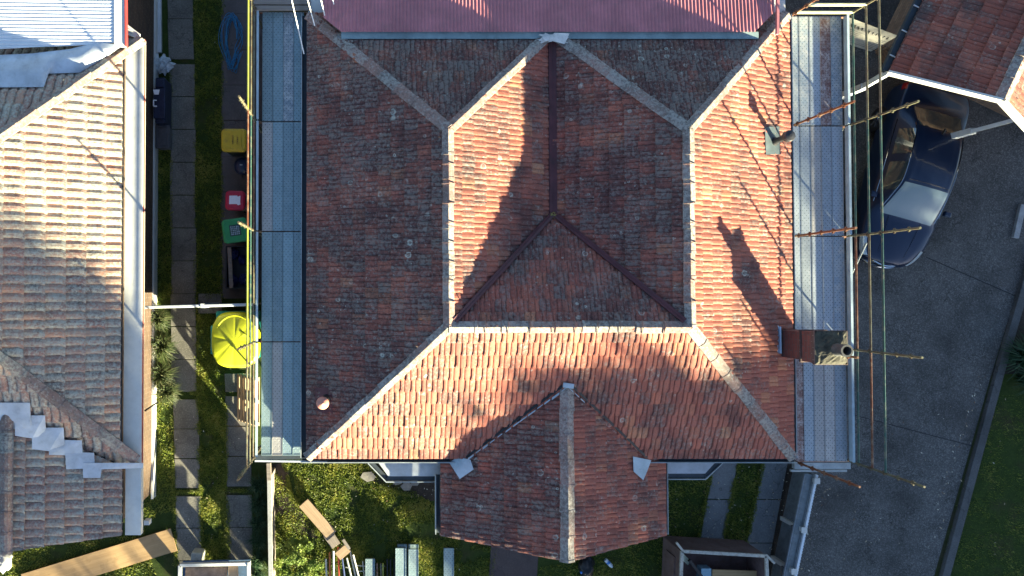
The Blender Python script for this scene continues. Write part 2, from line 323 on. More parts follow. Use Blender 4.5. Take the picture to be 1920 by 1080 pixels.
# ------------------------------------------------------------------ tiled and corrugated roof surfaces
def roof_surface(polys, mat, name, parent, tw=.22, gauge=.295, prof=None, stagger=True, lift=.042, corr=None, seed=1, sweep=.026, wear_shade=None):
    """polys: list of (convex plan polygon, eave point, downhill unit vector xy, slope). Every roof slope of one roof in one mesh."""
    rng = random.Random(seed); out_v = []; out_f = []; out_uv = []; out_r = []; out_r2 = []; out_r3 = []; out_r4 = []
    for pi_, (poly, E, g, p) in enumerate(polys):
        wr_ = wear_shade[pi_] if wear_shade else 0
        E = Vector(E); g = Vector((g[0], g[1], 0)).normalized(); T = Vector((-g.y, g.x, 0)); L = math.sqrt(1+p*p)
        U = Vector((-g.x, -g.y, p))/L; N = T.cross(U); N = N if N.z > 0 else -N
        aa = [(Vector((q[0], q[1], 0))-Vector((E.x, E.y, 0))).dot(T) for q in poly]
        bb = [-(Vector((q[0], q[1], 0))-Vector((E.x, E.y, 0))).dot(g)*L for q in poly]
        a0, a1, b0, b1 = min(aa), max(aa), min(bb), max(bb)
        bm = bmesh.new(); uvl = bm.loops.layers.uv.new('UVMap'); r1 = bm.faces.layers.float.new('tile_rand'); r2 = bm.faces.layers.float.new('tile_rand2'); r3 = bm.faces.layers.float.new('butt'); r4 = bm.faces.layers.float.new('wear_shade')
        def pt(a, b, n): return E+T*a+U*b+N*n
        if sum(poly[k][0]*poly[(k+1)%len(poly)][1]-poly[(k+1)%len(poly)][0]*poly[k][1] for k in range(len(poly))) < 0: poly = poly[::-1]
        if corr:
            per, amp, along = corr
            if along == 'slope':
                k = int((a1-a0)/per*8)+2; rows = (b0-.01, b1+.01); pr = None
                for i in range(k):
                    x0 = a0+i*per/8; x1 = x0+per/8
                    f = bm.faces.new([bm.verts.new(pt(x, b, amp*math.sin(2*math.pi*x/per))) for x, b in ((x0,rows[0]),(x1,rows[0]),(x1,rows[1]),(x0,rows[1]))])
                    f[r1] = .5
        else:
            nj0 = int(math.floor(b0/gauge))-1; nj1 = int(math.ceil(b1/gauge))+1
            ni0 = int(math.floor(a0/tw))-2; ni1 = int(math.ceil(a1/tw))+2
            for j in range(nj0, nj1):
                for i in range(ni0, ni1):
                    off = (tw/2 if (stagger and j % 2) else 0)+rng.uniform(-.003, .003)
                    A = i*tw+off; B = j*gauge+rng.uniform(-.006, .006)
                    # quick reject
                    c = pt(A+tw/2, B+gauge/2, 0); ok = True; n = len(poly)
                    for k in range(n):
                        q0 = poly[k]; q1 = poly[(k+1)%n]
                        ex, ey = q1[0]-q0[0], q1[1]-q0[1]; cr = ex*(c.y-q0[1])-ey*(c.x-q0[0])
                        if cr < -.42*math.hypot(ex, ey): ok = False; break
                    if not ok: continue
                    dl = rng.uniform(-.004, .005)+(rng.uniform(.004,.014) if rng.random() < .05 else 0); B += (rng.uniform(-.03,-.012) if rng.random() < .04 else 0); tw_ = rng.uniform(-.005, .005); ra = rng.random(); rb = rng.random()
                    rows = []
                    for (bo, nn, sh) in ((0, lift, -sweep), (sweep*2.4, lift*.82, 0), (gauge+.03, 0, 0)):
                        row = []
                        for (pa, pn, s1) in prof:
                            row.append(bm.verts.new(pt(A+pa+sh*s1, B+bo, pn+nn+dl+tw_*(pa/tw-.5))))
                        rows.append(row)
                    base = [bm.verts.new(pt(A+pa-sweep*s1, B+.004, pn+lift+dl-.030)) for (pa, pn, s1) in prof]
                    K = len(prof)
                    for bt, ra_, rb_ in ((0, rows[0], rows[1]), (0, rows[1], rows[2]), (1, base, rows[0])):
                        for q in range(K-1):
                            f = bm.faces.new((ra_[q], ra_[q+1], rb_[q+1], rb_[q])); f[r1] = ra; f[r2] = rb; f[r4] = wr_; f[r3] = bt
        # orientation and uv
        for f in bm.faces:
            f.normal_update()
            if f.normal.dot(N) < 0: f.normal_flip()
            for lp in f.loops:
                d = lp.vert.co-E; lp[uvl].uv = (d.dot(T), d.dot(U))
        n = len(poly)
        ar = sum(poly[k][0]*poly[(k+1)%n][1]-poly[(k+1)%n][0]*poly[k][1] for k in range(n))
        pl = poly if ar > 0 else poly[::-1]
        for k in range(n):
            q0 = pl[k]; q1 = pl[(k+1)%n]; e = Vector((q1[0]-q0[0], q1[1]-q0[1], 0)).normalized(); nn = Vector((e.y, -e.x, 0))
            bmesh.ops.bisect_plane(bm, geom=bm.verts[:]+bm.edges[:]+bm.faces[:], plane_co=(q0[0], q0[1], 0), plane_no=nn, clear_outer=True)
        bm.verts.index_update(); base_i = len(out_v)
        for v in bm.verts: out_v.append(v.co.copy())
        for f in bm.faces:
            out_f.append([v.index+base_i for v in f.verts]); out_uv += [tuple(lp[uvl].uv) for lp in f.loops]; out_r.append(f[r1]); out_r2.append(f[r2]); out_r3.append(f[r3]); out_r4.append(f[r4])
        bm.free()
    off = root_loc(parent)
    me = bpy.data.meshes.new(name); me.from_pydata([v-off for v in out_v], [], out_f); me.materials.append(mat)
    u = me.uv_layers.new(name='UVMap')
    for i, t in enumerate(out_uv): u.data[i].uv = t
    a = me.attributes.new('tile_rand', 'FLOAT', 'FACE'); a.data.foreach_set('value', out_r)
    a = me.attributes.new('tile_rand2', 'FLOAT', 'FACE'); a.data.foreach_set('value', out_r2)
    a = me.attributes.new('butt', 'FLOAT', 'FACE'); a.data.foreach_set('value', out_r3)
    a = me.attributes.new('wear_shade', 'FLOAT', 'FACE'); a.data.foreach_set('value', out_r4)
    if corr: [setattr(q, 'use_smooth', True) for q in me.polygons]
    o = bpy.data.objects.new(name, me); COL.objects.link(o); o.parent = parent
    return o
# (across, height, how far the tail sweeps sideways)
PROF = [(0,.000,0),(.010,.001,1),(.016,.022,1),(.045,.027,1),(.074,.020,.6),(.087,.007,.3),(.093,.004,0),(.100,.020,0),(.125,.023,0),(.165,.016,0),(.211,.002,0),(.220,.000,0)]
PROF_OLD = [(0,.000,0),(.010,.003,1),(.020,.031,1),(.055,.040,1),(.11,.035,.8),(.145,.018,.4),(.176,.003,0),(.183,.0,0)]

def caps(p, q, parent, mat=CAP, w=.118, slope=.5, seg=.5, up=.075, seed=0, name='ridge_capping', rounded=False):
    """one line of overlapping ridge caps from the lower end p to the upper end q"""
    p = Vector(p); q = Vector(q); d = q-p; L = d.length; d = d/L; s = Vector((d.y, -d.x, 0)).normalized(); n = s.cross(d); n = n if n.z > 0 else -n
    rng = random.Random(seed+11); mb = MB(); k = max(1, round(L/seg)); g = L/k; rr = []
    if rounded: cs = [(-1,-.10),(-.8,.0),(-.45,.6),(0,.8),(.45,.6),(.8,.0),(1,-.10)]
    else: cs = [(-1,-1.15),(-.97,-.85),(-.12,-.04),(0,.03),(.12,-.04),(.97,-.85),(1,-1.15)]
    for i in range(k):
        a = p+d*(g*i-(.02 if i else 0)); b = p+d*(g*(i+1)); sc = 1+rng.uniform(-.02, .03); ju = rng.uniform(-.006, .008); jv = rng.uniform(-.009, .009)
        rows = []
        for c, f, uu in ((a, 1.07, .02), (a+d*.045, 1.05, .017), (a+d*.05, 1.0, .008), (b, .96, 0)):
            rows.append([c+s*(x*w*f*sc+jv)+n*(y*w*slope*f*(1 if not rounded else .9)+up+uu+ju) for x, y in cs])
        vs = [v for r_ in rows for v in r_]; K = len(cs); fs = []
        for r_ in range(3):
            for j in range(K-1): fs.append((r_*K+j, r_*K+j+1, (r_+1)*K+j+1, (r_+1)*K+j))
        fs.append(tuple(range(K-1, -1, -1))); fs.append(tuple(range(3*K, 4*K)))
        mb.add(vs, fs); rr += [rng.random()]*len(fs)
    o = mb.build(name, mat, parent)
    me = o.data
    a_ = me.attributes.new('wear_shade', 'FLOAT', 'FACE'); a_.data.foreach_set('value', [.5]*len(rr))
    a_ = me.attributes.new('tile_rand', 'FLOAT', 'FACE'); a_.data.foreach_set('value', rr)
    a_ = me.attributes.new('tile_rand2', 'FLOAT', 'FACE'); a_.data.foreach_set('value', rr)
    u = me.uv_layers.new(name='UVMap')
    bm = bmesh.new(); bm.from_mesh(me); bmesh.ops.recalc_face_normals(bm, faces=bm.faces[:]); bm.to_mesh(me); bm.free()
    return o
def gutter(p, q, parent, w=.12, h=.11, mat=GUT, lip=GUT_L, side=1, name='gutter'):
    p = Vector(p); q = Vector(q); d = (q-p).normalized(); s = Vector((d.y, -d.x, 0))*side; z = Vector((0,0,1))
    m = MB(); m.bar(p+s*w/2, q+s*w/2, w, .012)
    m.bar(p+z*h/2, q+z*h/2, .012, h)
    m.cur = 1; m.bar(p+s*w+z*h/2, q+s*w+z*h/2, .018, h+.01)
    return m.build(name, [mat, lip], parent)

# ================================================================== THE SETTING: ground, lawns, paths, driveway
def ragged(pts, amp, step=14):
    rng = random.Random(len(pts)); out = []
    for i in range(len(pts)):
        (x0, y0), (x1, y1) = pts[i], pts[(i+1) % len(pts)]; n = max(1, int(math.hypot(x1-x0, y1-y0)/step))
        for k in range(n): out.append((x0+(x1-x0)*k/n+rng.uniform(-amp, amp), y0+(y1-y0)*k/n+rng.uniform(-amp, amp)))
    return out
def flat(name, pts, z, mat, sub=0):
    if name == 'garden_bed': pts = ragged(pts, 3.5)
    m = MB(); vs = [P(a, b, z) for a, b in pts]; m.add([(v.x, v.y, z) for v in vs], [tuple(range(len(vs)))])
    o = m.build(name, mat, None, loc=(0, 0, 0)); bm = bmesh.new(); bm.from_mesh(o.data)
    for f in bm.faces:
        if f.normal.z < 0: f.normal_flip()
    bmesh.ops.triangulate(bm, faces=bm.faces[:]); bm.to_mesh(o.data); bm.free()
    return tag(o, kind='structure')
m = MB(); m.add([(-90,-90,0),(90,-90,0),(90,90,0),(-90,90,0)], [(0,1,2,3)])
tag(m.build('ground', GROUND, None, loc=(0,0,0)), kind='structure')
flat('lawn', [(-20,-40),(500,-40),(500,1120),(-20,1120)], .004, LAWN)
flat('front_lawn', [(500,860),(1500,860),(1450,1120),(500,1120)], .004, LAWN)
flat('side_lawn', [(1990,700),(1862,702),(1750,1120),(1990,1120)], .02, LAWN)
flat('garden_bed', [(1990,440),(1930,470),(1858,705),(1990,712)], .012, SOIL)
flat('garden_bed', [(1440,868),(1512,868),(1462,1100),(1420,1100)], .010, SOIL)
flat('garden_bed', [(508,868),(536,868),(545,930),(590,985),(600,1010),(560,1000),(520,960),(508,1000)], .010, SOIL)
flat('garden_bed', [(415,-40),(505,-40),(505,560),(415,560)], .010, concrete('side_yard_soil', (.05,.04,.036), (.09,.075,.07), 5, .3))
flat('garden_bed', [(690,868),(828,868),(822,940),(770,930),(700,905)], .010, SOIL)
flat('driveway', [(1440,-80),(2010,-80),(1990,380),(1930,470),(1858,705),(1740,1120),(1458,1120),(1508,870),(1440,870)], .014, DRIVE)
# fine saw-cut joints of the driveway
m = MB()
for a, b in (((1735,482),(1905,556)), ((1600,778),(1822,836))):
    p, q = P(*a, 0), P(*b, 0); m.bar(p+Vector((0,0,.0155)), q+Vector((0,0,.0155)), .022, .006)
tag(m.build('driveway_joint', BLACK, None), kind='structure')
m = MB()
kp = [P(1928,470), P(1862,700), P(1752,1110)]
for a, b in zip(kp, kp[1:]): m.bar(a+Vector((.10,0,.05)), b+Vector((.10,0,.05)), .20, .12)
tag(m.build('kerb', KERBM, None, bevel=.012), kind='structure')
def strip(name, segs, wpx, mat=CONC, h=.03, z=.0):
    """path strip of slabs: segs = list of (xleft0, y0, xleft1, y1, broken)"""
    m = MB(); rng = random.Random(3)
    for (xa, ya, xb, yb, ww) in segs:
        n = max(1, round(abs(yb-ya)/64))
        for i in range(n):
            t0, t1 = i/n, (i+1)/n; y0 = ya+(yb-ya)*t0+.6; y1 = ya+(yb-ya)*t1-.6; x0 = xa+(xb-xa)*t0; x1 = xa+(xb-xa)*t1
            hh = h+rng.uniform(-.006, .006); j = rng.uniform(-1, 1)
            pts = [P(x0+j, y0), P(x0+ww+j, y0+rng.uniform(-.6,.6)), P(x1+ww+j, y1), P(x1+j, y1+rng.uniform(-.6,.6))]
            m.prism(pts, z, hh)
    return tag(m.build(name, mat, None, bevel=.008), kind='structure')
strip('path', [(313,-40,318,112,47),(319,120,322,735,47),(324,748,328,915,47),(330,929,333,1110,47)], 47)
strip('path', [(424,600,424,690,47),(422,700,424,735,47),(423,742,425,912,46),(425,927,428,1110,48)], 48)
strip('path', [(416,-40,416,560,54)], 54, concrete('old_path', (.085,.075,.072), (.12,.105,.10), 4, .2), .022, .010)
strip('path', [(372,550,372,588,44)], 44, CONC, .026)
m = MB()
def quad_slabs(m, L0, R0, L1, R1, n):
    for i in range(n):
        a, b = i/n, (i+1)/n-.006
        f = lambda A, B, t: P(A[0]+(B[0]-A[0])*t, A[1]+(B[1]-A[1])*t)
        m.prism([f(L0,L1,a), f(R0,R1,a), f(R0,R1,b), f(L0,L1,b)], 0, .03)
quad_slabs(m, (1340,855), (1384,855), (1296,1100), (1340,1100), 3)
quad_slabs(m, (1432,855), (1478,855), (1384,1100), (1432,1100), 3)
tag(m.build('path', concrete('bluish_path', (.12,.125,.13), (.17,.175,.18), 4, .3), None, bevel=.008), kind='structure')
m = MB(); quad_slabs(m, (922,1000), (1012,1000), (914,1110), (1004,1110), 1)
tag(m.build('path', concrete('brown_path', (.055,.042,.042), (.08,.062,.06), 4, .3), None, bevel=.008), kind='structure')

# ================================================================== MAIN HOUSE
p_ = .51; ZE = 3.0
_tl, _tr, _br, _bl = P(573,35,ZE), P(1475,33,ZE), P(1489,858,ZE), P(577,860,ZE)
XL = (_tl.x+_bl.x)/2; XR = (_tr.x+_br.x)/2; YF = (_br.y+_bl.y)/2
ZR = 4.49; HW = (ZR-ZE)/p_
XRL = XL+HW; XRR = XR-HW; YR = YF+HW                      # ridge lines
YN1 = P(848,243,ZR).y; YN = YN1+HW                        # north ridge ends, north eave
XV = (XRL+XRR)/2; DV = XV-XRL; ZV = ZR-DV*p_              # inner valley
YV = YR+DV
house = thing('house', 'large red terracotta tiled house with dark valleys in the middle of the photo', 'house', (XV, 1, 0))
walls = MB(); walls.box((XL+.5, YF+.5, 0), (XR-.5, YN+6, ZE-.12)); walls.build('wall', BRICK, house)
m = MB(); m.box((XL+.02, YF+.03, ZE-.11), (XR-.02, YN+6, ZE-.05)); m.build('soffit', WHITE, house)
g = lambda x, y: (x, y)
roofs = [
 ([(XL,YF),(XL,YN),(XRL,YN1),(XRL,YR)][::-1], (XL,0,ZE), (-1,0), p_),
 ([(XL,YF),(XR,YF),(XRR,YR),(XRL,YR)], (0,YF,ZE), (0,-1), p_),
 ([(XR,YF),(XR,YN),(XRR,YN1),(XRR,YR)], (XR,0,ZE), (1,0), p_),
 ([(XRL,YR),(XV,YV),(XV,YN1+DV),(XRL,YN1)], (XV,0,ZV), (1,0), p_),
 ([(XRR,YR),(XRR,YN1),(XV,YN1+DV),(XV,YV)], (XV,0,ZV), (-1,0), p_),
 ([(XRL,YR),(XRR,YR),(XV,YV)], (0,YV,ZV), (0,1), p_),
 ([(XL,YN),(XRL,YN1),(XV,YN1+DV),(XV,YN)], (0,YN,ZE), (0,1), p_),
 ([(XR,YN),(XV,YN),(XV,YN1+DV),(XRR,YN1)], (0,YN,ZE), (0,1), p_)]
# thicker lichen and grime, also raised to darken the shaded left and back slopes
roof = roof_surface(roofs, TILE_RED, 'roof', house, prof=PROF, seed=4, wear_shade=(.75,0,0,.3,.65,.6,1.1,1.1))
# solid under-roof so nothing shows through tile gaps
def under(polys, parent, dz=.02, mat=None):
    m = MB()
    for poly, E, gg, p in polys:
        gx, gy = Vector((gg[0], gg[1])).normalized()
        m.add([(q[0], q[1], E[2]+((E[0]-q[0])*gx+(E[1]-q[1])*gy)*p-dz) for q in poly], [tuple(range(len(poly)))])
    return m.build('sarking', mat or BLACK, parent)
under(roofs, roof)
hs = .36
caps((XRL,YR,ZR), (XRL,YN1,ZR), roof, seed=1); caps((XRR,YR,ZR), (XRR,YN1,ZR), roof, seed=2)
caps((XRL,YR,ZR), (XRR,YR,ZR), roof, seed=3)
for i, (a, b) in enumerate((((XL+.03,YF+.03,ZE),(XRL,YR,ZR)), ((XR-.03,YF+.03,ZE),(XRR,YR,ZR)), ((XL+.05,YN-.05,ZE),(XRL,YN1,ZR)), ((XR-.05,YN-.05,ZE),(XRR,YN1,ZR)),
          ((XV-.12,YN1+DV-.1,ZV+.05),(XRL,YN1,ZR)), ((XV+.12,YN1+DV-.1,ZV+.05),(XRR,YN1,ZR)))):
    caps(a, b, roof, slope=hs, seed=20+i, seg=.48)
def valley(a, b, w, parent=None, up=.085, mat=VALLEY):
    a = Vector(a); b = Vector(b); d = (b-a).normalized(); s = Vector((d.y,-d.x,0)).normalized(); m = MB()
    z = Vector((0,0,up)); q = [a-s*w+z+Vector((0,0,.03)), a+z, a+s*w+z+Vector((0,0,.03)), b-s*w+z+Vector((0,0,.03)), b+z, b+s*w+z+Vector((0,0,.03))]
    m.add(q, [(0,1,4,3),(1,2,5,4)]); m.bar(a-s*w+z, b-s*w+z, .012, .05); m.bar(a+s*w+z, b+s*w+z, .012, .05)
    return m.build('valley_flashing', mat, parent or roof)
valley((XV,YV,ZV), (XV,YN1+DV-.05,ZV), .078)
valley((XRL+.12,YR+.12,ZR-.06), (XV-.02,YV-.02,ZV), .05, up=.10)
valley((XRR-.12,YR+.12,ZR-.06), (XV+.02,YV-.02,ZV), .05, up=.10)
m = MB(); c = Vector((XV, YV-.02, ZV+.11)); 
for i in range(14): m.tube(c+Vector((random.uniform(-.12,.12), random.uniform(-.08,.05), 0)), c+Vector((random.uniform(-.16,.16), random.uniform(-.10,.06), .02)), .008, 4)
tag(m.build('leaf_litter', weathered('dry_leaf', (.30,.24,.08), .3, .8, 9), None), kind='stuff')
gutter((XL,YF,ZE-.12), (XL,YN,ZE-.12), house, side=-1); gutter((XR,YF,ZE-.12), (XR,YN,ZE-.12), house, side=1, w=.09)
gutter((XL-.1,YF,ZE-.12), (XR+.1,YF,ZE-.12), house, w=.10, side=1)

# small timber pegs / wire clips standing along the ridges
for (x0,y0,x1,y1,n) in ((XRL,YR+.3,XRL,YN1-.5,8),(XRR,YR+.3,XRR,YN1-.5,8),(XRL+.5,YR,XRR-.3,YR,9)):
    for i in range(n):
        m = MB(); t = (i+.5)/n; x = x0+(x1-x0)*t; y = y0+(y1-y0)*t
        if x0 == x1: m.bar((x-.13,y,ZR+.05), (x+.02,y,ZR+.115), .011, .016); m.bar((x+.13,y,ZR+.04), (x+.02,y,ZR+.115), .011, .016)
        else: m.bar((x,y+.13,ZR+.05), (x,y-.02,ZR+.115), .011, .016); m.bar((x,y-.13,ZR+.04), (x,y-.02,ZR+.115), .011, .016)
        m.build('cap_clip', CAP, roof)

# porch gable at the front
ZP = 3.85; pr = P(1062,727,ZP); XP = pr.x; YPb = P(1063,1053,ZP).y; pp = .436; ZPE = 2.77
YPe = P(822,1003,ZPE).y; XPL = XP-(ZP-ZPE)/pp; XPR = XP+(ZP-ZPE)/pp
YA = YF+(ZP-ZE)/p_                                       # where the porch ridge meets the front slope
kx = (ZP-ZE)/pp                                          # half width where the porch slope is level with the main eave
pl = [([(XP,YPb),(XP,YF),(XPL,YF),(XPL,YPe)], (XPL,0,ZPE), (-1,0), pp), ([(XP,YPb),(XPR,YPe),(XPR,YF),(XP,YF)], (XPR,0,ZPE), (1,0), pp),
      ([(XP,YF),(XP,YA),(XP-kx,YF)], (XPL,0,ZPE), (-1,0), pp), ([(XP,YF),(XP+kx,YF),(XP,YA)], (XPR,0,ZPE), (1,0), pp)]
proof = roof_surface(pl, TILE_RED, 'porch_roof', house, prof=PROF, seed=9, gauge=.285, wear_shade=(.6,.1,.6,.1))
under(pl, proof)
caps((XP,YPb,ZP), (XP,YA+.05,ZP), proof, slope=.5, seed=40, w=.15)
m = MB(); m.box((XPL+.3, YPe+.3, 0), (XPR-.3, YF+.6, ZPE-.1)); m.build('porch_wall', BRICK, house)
m = MB(); m.bar((XPL,YPe+.02,ZPE-.03), (XP,YPb+.02,ZP-.03), .03, .12); m.bar((XPR,YPe+.02,ZPE-.03), (XP,YPb+.02,ZP-.03), .03, .12); m.build('barge_board', CAP, house)
gutter((XPL,YPe,ZPE-.14), (XPL,YF-.45,ZPE-.14), house, side=-1, w=.10); gutter((XPR,YPe,ZPE-.14), (XPR,YF-.1,ZPE-.14), house, side=1, w=.07)
zmain = lambda x, y: max(ZE+(y-YF)*p_, ZP-abs(x-XP)*pp)
def drape_sheet(name, pxs, zf, mat, parent, off=.075, th=.012, jit=.0):
    m = MB(); rng = random.Random(5)
    m.slab3([drape(a, b, zf, off)+Vector((0,0,rng.uniform(-jit, jit))) for a, b in pxs], th); o = m.build(name, mat, parent)
    bm = bmesh.new(); bm.from_mesh(o.data); bmesh.ops.triangulate(bm, faces=bm.faces[:]); bm.to_mesh(o.data); bm.free(); return o
# lead flashings along the porch valleys
rng = random.Random(8)
for side in (-1, 1):
    A = Vector((XP, YA+.02, ZP)); B = Vector((XP+side*kx, YF, ZE)); n = 13 if side < 0 else 3; L = 1 if side < 0 else .22
    for i in range(n):
        t0, t1 = L*(i+rng.uniform(0,.25))/n, L*(i+1-rng.uniform(0,.3))/n; a = A+(B-A)*t0; b = A+(B-A)*t1; w_ = .026+rng.uniform(-.012,.018)
        s = Vector((0, -1, 0)); off = Vector((0,0,.095+rng.uniform(0,.015)))
        m = MB(); m.slab3([a+off, b+off, b+off+s*w_*1.2, a+off+s*w_], .012); m.build('valley_flashing', FLASH, proof)
m = MB()
m.bar(Vector((XP-.1,YA+.05,ZP+.11)), Vector((XP+.12,YA+.02,ZP+.11)), .10, .03); m.build('apex_flashing', FLASH, proof, bevel=.01)
for side, L in ((-1, 1), (1, 1)):
    A = Vector((XP+side*.1, YA-.02, ZP+.05)); B = Vector((XP+side*kx, YF, ZE+.06)); m = MB(); m.bar(A+Vector((0,.04,.015)), B+Vector((0,.04,.015)), .05, .02); m.build('valley_gutter', BLACK, proof)
drape_sheet('corner_flashing', [(842,867),(858,857),(882,862),(888,880),(862,898)], lambda x, y: max(ZPE, ZP-abs(x-XP)*pp), FLASH, proof, .085, jit=.01)
drape_sheet('corner_flashing', [(1187,856),(1221,863),(1213,884),(1206,900),(1188,884)], lambda x, y: max(ZPE, ZP-abs(x-XP)*pp), FLASH, proof, .085, jit=.01)

# two low flat bay window roofs
def bay(pxs, front, z=2.45):
    pts = [P(a, b, z) for a, b in pxs]; m = MB(); m.prism(pts, z-.04, z); r = m.build('bay_window', FLASH_W, house)
    m = MB(); m.prism([p+(P(760,830,z)-p)*.06 if 0 else p for p in pts], 0, z-.16); m.build('bay_wall', BRICK, r)
    m = MB(); fr = [P(a, b, z) for a, b in front]
    for a, b in zip(fr, fr[1:]): m.bar(a+Vector((0,0,-.03)), b+Vector((0,0,-.03)), .10, .05)
    m.build('bay_gutter', GUT, r)
    m = MB(); fr2 = [p+Vector((0,-.075,0)) for p in fr]
    for a, b in zip(fr2, fr2[1:]): m.bar(a, b, .022, .06)
    m.build('gutter_lip', GUT_L, r)
bay([(700,855),(728,893),(826,893),(826,855)], [(690,862),(724,897),(820,897)])
bay([(1228,855),(1228,888),(1322,888),(1352,855)], [(1236,892),(1322,892),(1354,862)])

# red corrugated extension roof and its flashing strip
ZX = 3.55; YB = P(1000,58,ZX).y
corners = [P(640,58,ZX), P(1418,58,ZX), P(1456,20,ZX), P(1458,-60,ZX), P(603,-60,ZX), P(606,30,ZX)]
ext = roof_surface([([(c.x, c.y) for c in corners], (0,YB,ZX-.05), (0,-1), -.08)], RED_STEEL, 'extension_roof', house, corr=(.0765,.008,'slope'))
m = MB(); a, b = P(640,60,ZX-.1), P(1422,60,ZX-.1); m.box((a.x, YB-.13, ZX-.13), (b.x, YB+.02, ZX-.095)); m.build('apron_flashing', sheet('weathered_zinc', (.20,.27,.28), .25, (.10,.13,.13), .6), ext)
m = MB()
for i in range(9): m.slab3([Vector((XV+random.uniform(-.2,.2)+dx, YB-.12+random.uniform(-.1,.05)+dy, ZX-.06+.006*i)) for dx, dy in ((-.16,-.05),(.15,-.06),(.17,.06),(-.14,.07))], .01)
m.build('ridge_mortar', weathered('pale_mortar', (.55,.53,.50), .15, .8, 9), ext)
m = MB(); m.bar((corners[2].x+.02, corners[2].y-.5, ZX-.02), (corners[3].x+.02, corners[3].y, ZX-.02), .05, .06); m.build('barge_cap', RED_STEEL, ext)

# whirly-type clay vent on the left slope and steel flue on the right slope
zleft = lambda x, y: ZE+(x-XL)*p_
zright = lambda x, y: ZE+(XR-x)*p_
b = drape(612,746,zleft,.04)
v = MB(); v.tube(b, b+Vector((-.02,-.02,.28)), .085, 14); v.build('roof_vent', BLACK, roof)
v = MB(); v.lathe(b+Vector((-.06,-.06,.26)), [(.03,-.0),(.12,.02),(.135,.06),(.12,.11),(.07,.14),(.02,.155),(.015,.18)], 20)
vc = v.build('vent_cowl', weathered('pink_terracotta', (.48,.20,.15), .1, .6, 6), roof, smooth=True)
drape_sheet('vent_flashing', [(591,727),(622,727),(624,775),(592,775)], zleft, VALLEY, roof, .062)
b = drape(1450,266,zright,.03)
v = MB(); v.tube(b, b+Vector((.0,.0,.50)), .062, 16); v.tube(b+Vector((0,0,.0)), b+Vector((0,0,.12)), .11, 16, .065)
v.lathe(b+Vector((0,0,.47)), [(.06,0),(.115,.01),(.12,.10),(.10,.13),(.03,.15)], 20)
v.build('flue_pipe', weathered('dark_flue_steel', (.045,.045,.05), .3, .35, 9, .5), roof, smooth=False)
drape_sheet('flue_flashing', [(1434,238),(1461,237),(1463,289),(1436,290)], zright, weathered('dull_lead', (.06,.08,.09), .25, .6, 6), roof, .07, jit=.006)

# chimney at the right eave
CX0, CX1 = P(1458,640,3.1).x, P(1458,640,3.1).x+.47; CY0, CY1 = P(1458,668,3.1).y, P(1458,618,3.1).y
m = MB(); m.box((CX0,CY0,0), (CX1,CY1,3.88)); m.box((CX0-.02,CY0-.02,3.95), (CX1+.02,CY1+.02,4.25)); m.box((CX0+.02,CY0+.02,3.88), (CX1-.02,CY1-.02,3.95))
chim = m.build('chimney', CHIM, house, bevel=.006)
m = MB(); m.box((CX0-.045,CY0-.045,3.89), (CX1+.05,CY1+.045,3.94)); m.box((CX0-.03,CY0-.03,4.25), (CX1+.12,CY1+.03,4.32)); m.box((CX0-.05,CY0-.05,4.32), (CX1+.14,CY1+.05,4.40))
m.build('corbel', brick('sooty_brick', (.07,.045,.04), (.11,.07,.06), (.16,.14,.12)), chim, bevel=.008)
m = MB(); cx, cy = (CX0+CX1)/2+.1, (CY0+CY1)/2-.03; k = 14; vs = []
rng = random.Random(2)
for i in range(k):
    for j in range(k):
        x = CX0-.04+(CX1-CX0+.16)*i/(k-1); y = CY0-.04+(CY1-CY0+.08)*j/(k-1); r = math.hypot(x-cx, y-cy)
        vs.append((x, y, 4.40+max(0, .14-.42*r)+rng.uniform(0,.02)*(1 if 0 < i < k-1 and 0 < j < k-1 else 0)))
m.add(vs, [(i*k+j, (i+1)*k+j, (i+1)*k+j+1, i*k+j+1) for i in range(k-1) for j in range(k-1)])
m.build('mortar_cap', weathered('sandy_mortar', (.055,.050,.036), .6, .9, 6, dirt=(.015,.015,.015), dirt_amt=1, bump=.01), chim)
m = MB(); m.lathe((cx,cy,4.46), [(.13,0),(.12,.12),(.10,.26),(.125,.27),(.12,.31),(.085,.31),(.08,.12)], 20); m.build('chimney_pot', weathered('sooty_pot', (.06,.06,.06), .4, .7, 9), chim, smooth=False)
m = MB(); px0 = P(1452,662,3.2); px1 = P(1451,612,3.2); m.tube(px0+Vector((0,0,.05)), px1+Vector((0,0,.05)), .05, 14); m.tube(px1+Vector((0,-.06,.05)), px1+Vector((0,.02,.05)), .064, 14)
m.bar(px0+Vector((.07,0,.06)), px1+Vector((.07,0,.06)), .03, .12)
tag(m.build('plastic_pipe', weathered('blue_white_pvc', (.46,.56,.66), .06, .4, 4), None), 'short pale blue-white plastic pipe lying against the chimney base on the tiles', 'pipe')
# overhead service wires ending at the back corner
for i, (a, b, za, zb) in enumerate((((540,-30),(570,101),4.4,3.2), ((570,-25),(590,48),4.2,3.5), ((597,-20),(609,29),4.2,3.7), ((620,-20),(626,8),4.1,3.8))):
    m = MB(); m.tube(P(*a,za), P(*b,zb), .011, 6)
    tag(m.build('rope', weathered('white_cord', (.78,.76,.74), .05, .6, 4), None),
        ['longest white cord at the top end of the left scaffold, leftmost of four', 'second white cord from the left, ending on the tiled hip corner', 'third white cord from the left, over the red steel roof edge', 'shortest white cord, rightmost of four over the red steel roof'][i], 'cord', 'white cords at the back corner of the tiled roof')

